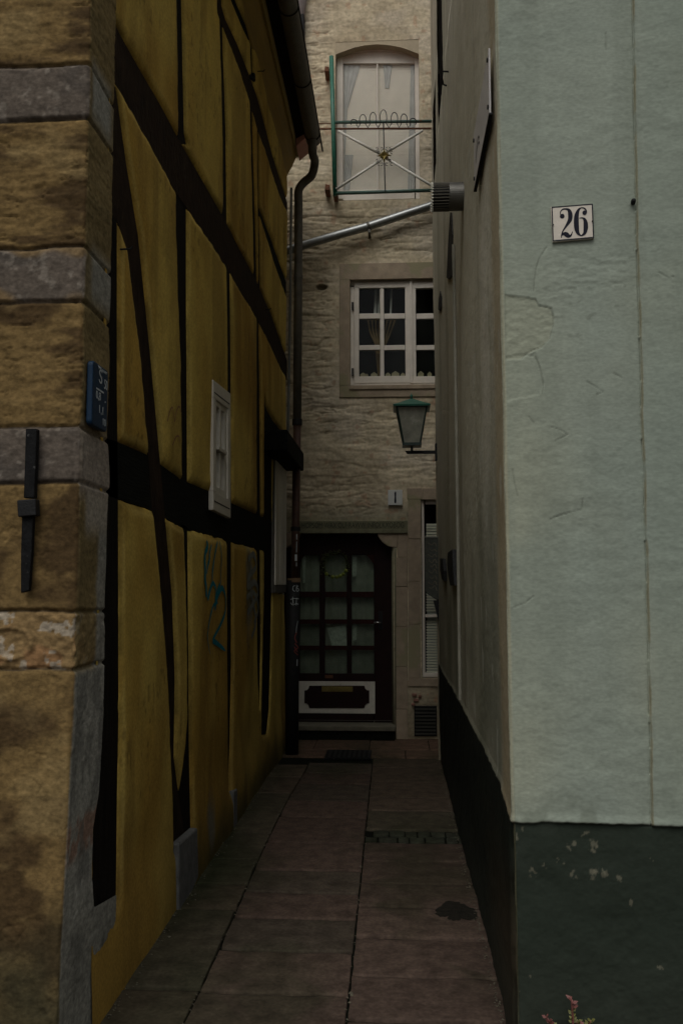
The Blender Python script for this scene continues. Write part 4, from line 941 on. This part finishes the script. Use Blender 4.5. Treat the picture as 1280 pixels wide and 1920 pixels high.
# ---- door with moulded sandstone frame
li = MB(); ebox(li, 556, 977, 764, 993, -.022, .03); ebox(li, 552, 993.4, 764, 999.5, -.034, .03); li.build('lintel_or_shade', m_lint, EH, bevel=.004)
ft = bpy.data.curves.new('carving', 'FONT'); ft.body = 'HOPSOM·WAX·OLF·RAWW·INFOLKXOBOG'; ft.extrude = .004; ft.size = .075
to = bpy.data.objects.new('carving', ft); COL.objects.link(to); dg_ = bpy.context.evaluated_depsgraph_get(); dg_.update(); tm = bpy.data.meshes.new_from_object(to.evaluated_get(dg_)); bpy.data.objects.remove(to)
def place_text(tm, cx, width, height, frame, name, mat, parent):
    co = np.array([v.co for v in tm.vertices]); mn, mx = co.min(0), co.max(0); s = (mx-mn); 
    for v, c in zip(tm.vertices, co):
        u = (c[0]-mn[0])/s[0]-.5; vv = (c[1]-mn[1])/s[1]-.5; v.co = frame(u*width, vv*height, c[2])
    return link(name, tm, mat, parent)
a = EP(566, 985, -.022); b = EP(757, 985, -.022)
place_text(tm, 0, b[0]-a[0], .058, lambda u, v, w_: Vector(((a[0]+b[0])/2+u, YE-.0235-w_*.8, a[1]+v)), 'carved_lettering', M('dark_letters', (.035,.042,.022), var=.3), EH)  # letters darker than the face they stand on
# shouldered jambs: right one visible, left one behind the pipe
jb = MB(); epoly(jb, [(707,999.6),(745,999.6),(745,1026),(738,1026),(727,1024),(716,1016),(709,1006)], -.010, .14); epoly(jb, [(562,999.6),(528,999.6),(528,1026),(532,1026),(543,1024),(553,1016),(560,1006)], -.010, .14)
ebox(jb, 745.3, 999.6, 764, 1045, -.012, .03)
yq = [1026.4, 1100, 1175, 1250, 1330, 1392]
for k in range(5): ebox(jb, 742, yq[k]+.5 if k else 1045.5, 764, yq[k+1], -.013+.002*(k % 2), .03)
jb.build('jamb_stone', m_sand, EH, bevel=.006, split=True)
jm = MB(); 
for x, r in ((740.5, .012), (737.2, .008), (734.8, .006)):
    p = EP(x, 1026, .0); p2 = EP(x, 1392, .0); jm.tube([(p[0], YE+.0+(740.5-x)*.008, p[1]), (p[0], YE+(740.5-x)*.008, 0)], r, 8)
jm.build('jamb_moulding', m_lint, EH, smooth=True, split=True)
DY = .13
dl = MB(); ebox(dl, 530, 1000, 561, 1361, DY, DY+.05); ebox(dl, 701, 1000, 738, 1361, DY, DY+.05); ebox(dl, 561, 1000, 701, 1040.5, DY, DY+.05); ebox(dl, 561, 1263, 701, 1361, DY, DY+.05)
for x0, x1 in ((599,608.6),(650,659)): ebox(dl, x0, 1040.5, x1, 1263, DY-.004, DY+.045)
door = dl.build('door', m_door, EH, bevel=.004)
db = MB()
for y0, y1 in ((1109.5,1120),(1161.5,1170),(1211,1219)):
    for x0, x1 in ((561,599),(608.6,650),(659,701)): ebox(db, x0, y0, x1, y1, DY+.002, DY+.04)
epoly(db, [(561,1040),(572,1040),(568,1044),(564,1052),(561,1058)], DY+.002, DY+.04); epoly(db, [(701,1040),(684,1040),(690,1044),(697,1052),(701,1060)], DY+.002, DY+.04)
db.build('glazing_bar', m_doorr, door, split=True)
mb = MB(); ebox(mb, 561, 1040, 701, 1263, DY+.02, DY+.023); mb.build('pane', m_glassd, door)
mb = MB(); n = 60; a = EP(561, 1040, DY+.09); b = EP(701, 1263, DY+.09)
V = []
for j in range(2):
    for i in range(n+1): V.append((a[0]+(b[0]-a[0])*i/n, YE+DY+.09+.006*math.sin(i*.9)+.004*math.sin(i*2.3), (a[1], b[1])[j]))
mb.add(V, [(i, i+1, n+2+i, n+1+i) for i in range(n)]); mb.build('door_curtain', m_netd, door, smooth=True)
mb = MB(); y = 1172
while y < 1262:
    ebox(mb, 562, y, 700, y+2.2, DY+.065, DY+.068); y += 5
mb.build('blind', m_netd, door)
mb = MB()
epoly(mb, [(613,1178),(648,1172),(650,1211),(622,1211)], DY+.05, DY+.053); epoly(mb, [(662,1168),(669,1172),(668,1200),(661,1202)], DY+.05, DY+.053); epoly(mb, [(566,1044),(573,1044),(572,1092),(568,1094)], DY+.05, DY+.053); epoly(mb, [(661,1044),(669,1044),(668,1080),(661,1082)], DY+.05, DY+.053)
mb.build('white_drape', M('drape', (.62,.62,.56), bump=0, var=.3, scale=30), door, split=True)
cx0, cx1, cy0, cy1 = 570.5, 692, 1286, 1328; k = 9
inner = [(cx0+k,cy0),(cx1-k,cy0)]+[(cx1-k+1.5,cy0+k*.6),(cx1-k*.5,cy0+k*.95),(cx1,cy0+k)]+[(cx1,cy1-k),(cx1-k*.5,cy1-k*.95),(cx1-k+1.5,cy1-k*.6),(cx1-k,cy1)]+[(cx0+k,cy1),(cx0+k-1.5,cy1-k*.6),(cx0+k*.5,cy1-k*.95),(cx0,cy1-k)]+[(cx0,cy0+k),(cx0+k*.5,cy0+k*.95),(cx0+k-1.5,cy0+k*.6)]
mb = MB(); ebox(mb, 559.5, 1277.5, 703, 1338.5, DY-.010, DY-.001); mb.build('kick_panel', m_white, door, bevel=.002)
mb = MB(); epoly(mb, inner, DY-.020, DY-.0105); mb.build('raised_field', m_door, door, bevel=.003)
mb = MB(); ebox(mb, 603, 1287.5, 661, 1297.5, DY-.027, DY-.0205); ms = mb.build('letter_slot', m_brass, door, bevel=.002)
mb = MB(); ebox(mb, 607, 1290, 657, 1293, DY-.030, DY-.0275); mb.build('flap', m_brass, ms)
mb = MB(); ebox(mb, 609, 1266, 624, 1272, DY-.006, DY-.0005); mb.build('name_strip', m_rusty, door)
mb = MB(); ebox(mb, 709, 1146, 717, 1180, DY-.008, DY-.0005); hn = mb.build('handle', m_iron, door, bevel=.002)
p = EP(713, 1167, DY); mb = MB().tube([(p[0], YE+DY-.005, p[1]), (p[0], YE+DY-.045, p[1]), (p[0]-.015, YE+DY-.055, p[1]), (p[0]-.07, YE+DY-.055, p[1])], .009, 10); mb.build('lever', m_steel, hn, smooth=True)
mb = MB(); ebox(mb, 530, 1350, 738, 1352.5, DY-.02, DY-.001); mb.build('weather_bar', M('worn_bar', (.07,.06,.05)), door)
st = MB(); a = EP(520, 1361, -.16); b = EP(741, 1372, -.16)
st.box(a[0], b[0], YE-.16, YE+DY+.3, b[1], a[1]); st.build('doorstep', M('step_stone', (.12,.11,.075), var=.3, bump=.7), EH, bevel=.006)
MB().box(a[0]+.02, b[0]-.01, YE-.13, YE+DY+.3, -.02, b[1]-.002).build('step_riser', m_dirt, EH)
# cellar grille and the broken brick above it
gr = MB(); 
for i in range(8):
    y = 1328+i*6.6; A = EP(778, y, 0); B = EP(817, y+3.6, 0); gr.box(A[0], B[0], YE-.026, YE-.012, B[1], A[1])
gb = MB(); ebox(gb, 776, 1324, 819, 1381, -.012, .02); g1 = gb.build('cellar_grille', m_dark, EH); gr.build('slat', M('grille_slat', (.035,.033,.024)), g1, split=True)
br = MB()
for (x, y, s) in ((772,1300,9),(775,1310,10),(771,1318,7),(784,1303,6)):
    A = EP(x, y, 0); br.box(A[0], A[0]+s*.0055, YE-.022-.001*s, YE+.01, A[1]-.03, A[1])
br.build('exposed_brick', M('brick', (.26,.13,.09), var=.4, bump=.8), EH, bevel=.006, split=True)

# house number 1
c = EP(740.5, 932.5, -.03); n1 = empty('house_number_plate', (c[0], YE-.03, c[1]), 'small square white house number 1 on the stone end wall above the door', 'house number')
mb = MB(); ebox(mb, 727, 918.5, 754, 947, -.036, -.005); mb.build('plate', M('white_tile', (.55,.56,.52), rough=.3, var=.05, bump=0), n1, bevel=.003)
mb = MB(); pts = [(739,924),(741.3,920.5),(742.6,924),(742.3,931),(742.8,940),(742,943.5),(739.5,943.5),(738.8,940),(739.4,931)]; epoly(mb, pts, -.0385, -.0363); mb.build('digit', m_navy, n1)

# wreath on the door
c = EP(628, 1059, DY-.02); wr = empty('wreath', (c[0], YE+DY-.02, c[1]), 'small dark leafy wreath with green fruit hanging on the glazed door', 'wreath')
mb = MB(); R0 = .135
for i in range(620):
    a = random.uniform(0, 2*math.pi); r = R0+random.gauss(0, .018); x = c[0]+r*math.cos(a); z = c[1]+r*math.sin(a); y = YE+DY-.025+random.gauss(0, .012); s = random.uniform(.008, .02)
    d = Vector((random.gauss(0,1), random.gauss(0,1), random.gauss(0,1))).normalized()*s; e = d.orthogonal().normalized()*s*.35
    p = Vector((x, y, z)); mb.add([p, p+d*.5+e, p+d, p+d*.5-e], [(0,1,2,3)])
mb.build('foliage', m_leaf, wr)
mb = MB(); mb.tube([(c[0]+R0*math.cos(a), YE+DY-.02, c[1]+R0*math.sin(a)) for a in np.linspace(0, 2*math.pi, 30)], .010, 6); mb.build('ring', m_wood, wr)
mb = MB()
for a in (-1.75, -1.4, -1.1, -.85, -.5, -2.3): mb.lathe((c[0]+R0*math.cos(a), YE+DY-.045, c[1]+R0*math.sin(a)), [(.006,-.021),(.018,-.013),(.022,0),(.018,.013),(.004,.021)], 10)
mb.build('fruit', m_apple, wr, smooth=True, split=True)

# ---- French balcony railing on the upper window
RY = -.20
def RP(x, y, d=RY): p = EP(x, y, d); return (p[0], YE+d, p[1])
rc = RP(718, 292); rl = empty('balcony_railing', rc, 'rusty green tube railing with white cross bars and scroll cresting across the top window', 'railing')
sc = (YE+RY)/1700.
MB().tube([RP(621,105), RP(628,366)], 4.3*sc, 12).build('upright', m_green, rl, smooth=True)
p = RP(848, 352); MB().tube([RP(846,100), RP(850,358)], 4.3*sc, 12).build('upright', m_green, rl, smooth=True)
MB().tube([RP(622,229), RP(850,226)], 3.0*sc, 10).build('top_rail', m_greend, rl, smooth=True)
MB().tube([RP(590,241,RY+.03), RP(850,240,RY+.03)], 1.9*sc, 8).build('second_rail', m_rusty, rl)
MB().tube([RP(570,231,RY+.06), RP(625,231,RY+.06)], .9*sc, 6).build('tie_wire', m_rusty, rl)
MB().tube([RP(624,362), RP(850,355)], 3.4*sc, 10).build('bottom_rail', m_greend, rl, smooth=True)
for a, b, d in (((634,245),(714,289),-.02), ((724,296),(850,372),-.02), ((630,354),(713,300),-.02), ((724,285),(792,244),-.02)):
    MB().tube([RP(*a, RY+d), RP(*b, RY+d)], 2.6*sc, 10).build('cross_bar', M('white_tube', (.62,.60,.52), rough=.4, var=.06, bump=.05), rl, smooth=True)
MB().tube([RP(718.5,229,RY-.03), RP(720,292,RY-.03), RP(722,358,RY-.03)], 1.2*sc, 6).build('middle_rod', m_iron, rl)
lp = []
xs = [663,680,699,718.5,739,757,774]; tops = [224,215,211,206,211,214,222]
for i, (x, tp) in enumerate(zip(xs, tops)):
    hgt = 236-tp; cy = (tp+234)/2
    for k in range(15):
        a = math.radians(-130+k*(-280)/14.) if False else math.radians(130-k*280/14.+0)   # from lower left over the top to lower right
        a = math.radians(220-k*260/14.)
        lp.append((x+6.3*math.cos(a), cy-(hgt/2)*math.sin(a)))
    if i < 6: lp.append(((x+xs[i+1])/2, 238.5))
cm = MB().tube([RP(x, y, RY-.035) for x, y in lp], .85*sc, 6); cm.build('scroll_cresting', m_iron, rl, smooth=True)
ro = MB(); ic = MB()
for k in range(12):
    a = 2*math.pi*k/12; q0 = RP(720, 292, RY-.045); L = 9*sc if k % 3 else 13*sc
    ro.tube([q0, (q0[0]+L*.6*math.cos(a), q0[1]-.018, q0[2]+L*.6*math.sin(a)), (q0[0]+L*math.cos(a), q0[1]-.004, q0[2]+L*math.sin(a))], [.012,.012,.004], 6)
ro.build('rosette', m_brass, rl)
for sx, sy in ((-1,-1),(1,-1),(-1,1),(1,1),(0,-1.3),(0,1.3)):
    for side in (-1, 1):
        q = []
        for k in range(14):
            t = k/13.; r = 3.6*(1-t*.75); a = 1.2+t*4.8
            bx, by = 720+sx*12+(side*5 if sx == 0 else side*2.2), 292+sy*11+(0 if sx == 0 else side*3.2)
            q.append(RP(bx+side*r*math.cos(a), by+r*math.sin(a), RY-.04))
        ic.tube(q, .6*sc, 5)
ic.build('scroll', m_iron, rl, split=True)
for (x, y, s) in ((612,128,8),(613,350,9),(628,360,8)):
    s *= .62
    a = RP(x-s*.7, y-s); b = RP(x+s*.7, y+s, 0); MB().prism([RP(x-s*.6, y-s), RP(x+s*.9, y-s*.8), RP(x+s*.7, y+s), RP(x-s*.8, y+s*.9)], (0,.19,0)).build('bracket', m_rusty, rl, bevel=.004)

# ---- sloping zinc pipe across the end wall
pp = [(500,486),(545,467),(570,459),(640,438),(690,424),(750,404),(808,385),(850,371)]
zp = empty('sloping_pipe', (EP(690,425,-.12)[0], YE-.12, EP(690,425,-.12)[1]), 'dull zinc pipe sloping across the end wall below the balcony window', 'pipe')
MB().tube([(*[EP(x, y, -.12)[0]], YE-.12, EP(x, y, -.12)[1]) for x, y in pp], .046, 18).build('pipe', m_zinc, zp, smooth=True)
mb = MB(); c1 = EP(688, 424.8, -.12); c2 = EP(693, 423.0, -.12); mb.tube([(c1[0], YE-.12, c1[1]), (c2[0], YE-.12, c2[1])], .051, 18); p = EP(692, 434, -.12); mb.box(p[0]-.012, p[0]+.014, YE-.15, YE+.01, p[1]-.02, p[1]+.02); mb.build('pipe_clamp', m_gutter, zp, bevel=.002)

# ---- rainwater downpipe at the far corner of the timber house
DPY = 8.80
def DP(x, y, Y=DPY): p = PY(x, y, Y); return (p[0], Y, p[2])
dp = empty('downpipe', (DP(548,1420)[0], DPY, 0), 'tall downpipe, dark above, rust red in the middle, with scribbled black foot', 'downpipe')
dsc = DPY/1700.
el = smoothline([(GX, 8.5, GZ-.04), (GX, 8.56, GZ-.17), (DP(592,314)[0], 8.68, DP(592,314)[2]), (DP(585,331)[0], 8.76, DP(585,331)[2]), DP(569,342), DP(560,356), DP(559.5,378)], 5)
MB().tube([tuple(p) for p in el]+[DP(559,500), DP(557,792)], 8.2*dsc, 18).build('upper_length', m_gutter, dp, smooth=True)
MB().tube([DP(557,792), DP(554,990), DP(553,1088)], 7.6*dsc, 18).build('middle_length', m_rust, dp, smooth=True)
MB().tube([DP(549,1088), DP(548,1250), (DP(547,1424)[0], DPY, .0)], 12.4*dsc, 20).build('cast_foot', m_iron, dp, smooth=True)
MB().tube([DP(557,786), DP(557,797)], 9.6*dsc, 18).build('collar', m_iron, dp)
MB().tube([DP(554,988), DP(554,996)], 9.2*dsc, 18).build('collar', m_iron, dp)
MB().tube([DP(551,1084), DP(551,1092)], 12.8*dsc, 18).build('collar', M('rusty_collar', (.16,.10,.05), var=.4), dp)
MB().tube([DP(559,516), DP(559,522)], 9.0*dsc, 18).build('collar', m_gutter, dp)
def on_pipe(mb, pts, r, k=0, wd=.005, cxp=554):
    c0 = DP(cxp, 1000)[0]
    def P(u, v, kk): x = np.clip(u-c0, -r*.97, r*.97); return (u, DPY-math.sqrt(max(r*r-x*x, 1e-6))-.0015, v)
    q = smoothline([(DP(x, y)[0], DP(x, y)[2]) for x, y in pts], 4); mb.ribbon(q, [wd]*len(q), P, k)
mb = MB()
for x0, y0, x1, y1, wd in ((557,1002,557,1012,.008),(557,1016,556.5,1036,.006),(555.5,1040,555.5,1052,.022),(556.5,1055,556.5,1062,.008)): on_pipe(mb, [(x0,y0),(x1,y1)], 7.7*dsc, wd=wd)
mb.build('sticker_scrap', m_lett, dp, split=True)
mb = MB()
for pts in ([(554,1098),(551,1100),(550.5,1106),(554,1109)],[(557,1097),(556.5,1108)],[(560,1098),(557,1102),(560,1104),(560,1108),(557,1109)],[(546,1124),(552,1122),(561,1123)],[(550,1119),(551,1132)],[(546,1130),(550,1134),(556,1132),(560,1133)],[(557,1121),(556,1135)]): on_pipe(mb, pts, 12.6*dsc, wd=.006, cxp=549)
mb.build('white_scribble', m_lett, dp, split=True)
mb = MB()
for pts in ([(557,1185),(554,1195),(557,1205)],[(554,1206),(559,1214),(553,1220),(559,1228)],[(553,1212),(558,1222)]): on_pipe(mb, pts, 12.6*dsc, wd=.008, cxp=549)
mb.build('red_scribble', M('red_marker', (.20,.04,.03), bump=0), dp, split=True)
mb = MB(); on_pipe(mb, [(559,1164),(557,1176),(556,1186)], 12.6*dsc, wd=.004, cxp=549); on_pipe(mb, [(558,1236),(557.5,1248)], 12.6*dsc, wd=.007, cxp=549); mb.build('pale_scribble', m_lett, dp, split=True)
# thin vent pipe behind it
tp = MB().tube([DP(546,352,9.15), DP(544,560,9.15), DP(541,760,9.15), DP(538,860,9.15)], 2.6*dsc, 10).build('thin_pipe', M('pale_pipe', (.20,.20,.17), var=.2), None, smooth=True)
tag(tp, 'thin pale grey pipe running down behind the rainwater downpipe', 'pipe')
# dark neighbour downpipe high at the left edge of the end wall
hp = empty('hopper_pipe', (EP(562,60,-.1)[0], YE-.1, EP(562,60,-.1)[1]), 'black pipe with grey hopper head beside the gutter, high on the end wall', 'downpipe')
p = EP(560, 0, -.1); p2 = EP(560, 190, -.1)
MB().box(p[0]-.07, p[0]+.065, YE-.13, YE+.0, p2[1], EP(560, 26, -.1)[1]).build('pipe', m_iron, hp, bevel=.02)
q0 = EP(560, -40, -.1); q1 = EP(560, 28, -.1)
MB().lathe((p[0]+.005, YE-.08, q1[1]), [(.05,-.02),(.06,.0),(.085,.18),(.09,.35)], 16).build('hopper', M('hopper_grey', (.20,.17,.16), var=.2), hp, smooth=True)

# ================================================================== LAMP, HANGING SIGN, BLUE SIGN, WEED
LY = 8.42
def LP(x, y, Y=LY): p = PY(x, y, Y); return (p[0], Y, p[2])
c = LP(771.5, 800); wl = empty('wall_lantern', c, 'green lantern with frosted panes on an iron bracket at the far right wall', 'street lamp')
ls = LY/1700.; cx, cz = c[0], c[2]
def lz(y): return LP(771.5, y)[2]-cz
q2 = math.sqrt(2)
MB().lathe(c, [(35*ls*q2*.98, lz(767)), (35*ls*q2, lz(764)), (22*ls*q2, lz(758)), (9*ls*q2, lz(751)), (3*ls*q2, lz(748))], 4, math.pi/4).build('roof', m_lampg, wl)
MB().lathe(c, [(.006, lz(750)), (.014, lz(747)), (.010, lz(744)), (.016, lz(742)), (.005, lz(739)), (.001, lz(736))], 12).build('finial', m_lampg, wl, smooth=True)
MB().lathe(c, [(28*ls*q2*1.02, lz(768)), (28*ls*q2*1.02, lz(764.5))], 4, math.pi/4).build('top_frame', m_lampd, wl)
fr = MB(); wt, wb_ = 28*ls, 15.5*ls
for sx in (-1, 1):
    for sy in (-1, 1): fr.tube([(cx+sx*wt, LY+sy*wt, cz+lz(766)), (cx+sx*wb_, LY+sy*wb_, cz+lz(833))], .009, 6)
fr.box(cx-wb_-.012, cx+wb_+.012, LY-wb_-.012, LY+wb_+.012, cz+lz(837), cz+lz(832)); fr.build('lamp_frame', m_lampd, wl)
lg = glass('lamp_glass', (.72,.72,.66))
for (ax, sg) in (('y',-1),('y',1),('x',-1),('x',1)):
    t, b_ = wt-.004, wb_-.004
    if ax == 'y': V = [(cx-t,LY+sg*t,cz+lz(766)),(cx+t,LY+sg*t,cz+lz(766)),(cx+b_,LY+sg*b_,cz+lz(832)),(cx-b_,LY+sg*b_,cz+lz(832))]
    else: V = [(cx+sg*t,LY-t,cz+lz(766)),(cx+sg*t,LY+t,cz+lz(766)),(cx+sg*b_,LY+b_,cz+lz(832)),(cx+sg*b_,LY-b_,cz+lz(832))]
    MB().add(V, [(0,1,2,3)]).build('lamp_pane', M('ripple_glass', (.25,.25,.20), rough=.25, var=.25, scale=14, bump=.2) if (ax, sg) in (('y',-1),('y',1)) else lg, wl)
MB().tube([(cx, LY, cz+lz(832)), (cx, LY, cz+lz(800)), (cx, LY, cz+lz(782))], [.012,.035,.02], 12).build('bulb', m_frost, wl, smooth=True)
MB().tube([(cx, LY, cz+lz(836)), (cx, LY, cz+lz(847))], .012, 8).build('stem', m_lampd, wl)
xe = XR(2.8)
br = MB(); a = LP(759, 845); br.prism([(a[0], LY-.012, cz+lz(845)), (xe+.01, LY-.012, cz+lz(845)), (xe+.01, LY-.012, cz+lz(851)), (a[0]+.02, LY-.012, cz+lz(851))], (0,.024,0)); br.build('bracket', m_iron, wl, bevel=.002)
MB().box(xe-.02, xe+.03, LY-.03, LY+.03, cz+lz(864), cz+lz(832)).build('wall_plate', m_iron, wl, bevel=.004)
# hanging sign
HY = 8.5
a = PY(796, 1008, HY); b = PY(822, 1120, HY)
hs_ = empty('hanging_sign', ((a[0]+b[0])/2, HY, a[2]), 'dark carved wooden board hung on the end of the right wall below the lantern', 'sign')
bd = MB(); w0 = XR(1.6)+.02
bd.prism([(x, HY, z) for x, z in ((a[0],a[2]),(a[0]+.06,a[2]-.005),(w0,a[2]-.005),(w0,b[2]-.03),(a[0]+.10,b[2]-.02),(a[0]+.02,b[2]+.03),(a[0],b[2]+.06))], (0,.04,0)); bd.build('board', m_relief, hs_, bevel=.005)
bd = MB().prism([(x, HY, z) for x, z in ((w0-.07,b[2]-.028),(w0,b[2]-.03),(w0,b[2]-.26),(w0-.03,b[2]-.2))], (0,.03,0)); bd.build('support', m_iron, hs_)
mb = MB(); rr_ = random.Random(3)
for k in range(9):
    z = a[2]-.05-k*.052; x = a[0]+.035
    q = smoothline([(x+rr_.uniform(-.01,.02), z), (x+.03, z-rr_.uniform(.005,.03)), (x+.055, z+rr_.uniform(-.01,.02)), (x+.075, z-.03)], 4); mb.ribbon(q, [.009]*len(q), lambda u, v, kk: (u, HY-.0012-.0002*kk, v), k)
mb.build('carving', M('carved_highlight', (.10,.09,.06), var=.5, bump=0), hs_)
mb = MB().box(a[0]-.003, w0, HY-.006, HY+.046, a[2]-.004, a[2]+.012); mb.build('cap_strip', M('grey_cap', (.12,.12,.10)), hs_, bevel=.003)
# blue utility sign on the flank of the pier
y0, y1 = PX(169, 735, XP+.02)[1], PX(198.5, 735, XP+.02)[1]; zt = PX(170, 674, XP+.02)[2]; zb = PX(170, 797, XP+.02)[2]
ym, zm = (y0+y1)/2, (zt+zb)/2; wd, hg = y1-y0, zt-zb
bs = empty('utility_sign', (XP+.02, ym, zm), 'small dark blue plate with white letters on the flank of the stone corner', 'sign')
rp = []; r = .018
for sx, sy, a0 in ((1,1,0),(-1,1,90),(-1,-1,180),(1,-1,270)):
    for k in range(6):
        t = math.radians(a0+k*18); rp.append((XP+.006, ym+sx*(wd/2-r)+r*math.cos(t), zm+sy*(hg/2-r)+r*math.sin(t)))
MB().prism(rp, (.022,0,0)).build('plate', m_blue, bs, bevel=.005, seg=3)
def text(body, u, v, h, name, parent, width=None, mat=m_lett):
    f = bpy.data.curves.new(name, 'FONT'); f.body = body; f.extrude = .0006; f.size = 1
    to = bpy.data.objects.new(name, f); COL.objects.link(to); d = bpy.context.evaluated_depsgraph_get(); d.update(); tm = bpy.data.meshes.new_from_object(to.evaluated_get(d)); bpy.data.objects.remove(to)
    co = np.array([q.co for q in tm.vertices]); mn, mx = co.min(0), co.max(0); s = h/(mx[1]-mn[1]); sx = width/(mx[0]-mn[0]) if width else s
    for q, c_ in zip(tm.vertices, co): q.co = Vector((XP+.0292+(c_[2] if c_[2] > 0 else 0), ym+u*wd+(c_[0]-mn[0]-(mx[0]-mn[0])/2)*sx, zm+v*hg+(c_[1]-mn[1])*s))
    return link(name, tm, mat, parent)
text('Wasser', .10, .415, .014, 'lettering', bs, .10)
text('S', -.02, .21, .052, 'lettering', bs, .034)
text('50', .33, .17, .036, 'lettering', bs, .036)
text('0,8', -.14, -.08, .034, 'lettering', bs, .05)
text('1,1', .06, -.28, .034, 'lettering', bs, .042)
text('10', .28, -.42, .026, 'lettering', bs, .032)
mb = MB(); mb.box(XP+.0285, XP+.0298, ym-.27*wd, ym+.20*wd, zm+.085*hg, zm+.11*hg); mb.box(XP+.0285, XP+.0298, ym+.30*wd, ym+.34*wd, zm-.04*hg, zm-.02*hg); mb.build('symbol_bars', m_lett, bs)

# weed growing at the foot of the mint front
wu = FU(1072, 1905); wb = (NP(1072, 1905, .035)[0], NP(1072, 1905, .035)[1], 0)
wd_ = empty('weed', wb, 'small reddish stonecrop weed growing at the foot of the dark green plinth', 'plant')
st = MB(); lv = MB(); rd = MB(); r2 = random.Random(4)
zt = FU(1068, 1862)[1]
def stem(tx, tz, lean, top=True):
    x0, y0 = wb[0], wb[1]; pts = smoothline([(x0, y0, .0), (x0+tx*.4, y0-lean*.5, tz*.5), (x0+tx, y0-lean, tz)], 8)
    st.tube([tuple(p) for p in pts], [.0055-.002*i/len(pts) for i in range(len(pts))], 6)
    for i, p in enumerate(pts[2:]):
        for k in range(3):
            a = r2.uniform(0, 6.28); d = Vector((math.cos(a), math.sin(a), .5)).normalized()*r2.uniform(.013, .026); e = d.orthogonal().normalized()*.006; q = Vector(p)
            (rd if (i > len(pts)-6 and top) else lv).add([q, q+d*.5+e, q+d, q+d*.5-e], [(0,1,2,3)])
stem(-.008, zt, .02)
for k in range(16): stem(r2.uniform(-.13, .10), r2.uniform(.04, max(.08, zt*.8)), r2.uniform(0, .07), k % 3 == 0)
st.build('stem', m_leafr, wd_, smooth=True); lv.build('foliage', m_leafy, wd_); rd.build('flower_tips', m_leafr, wd_)
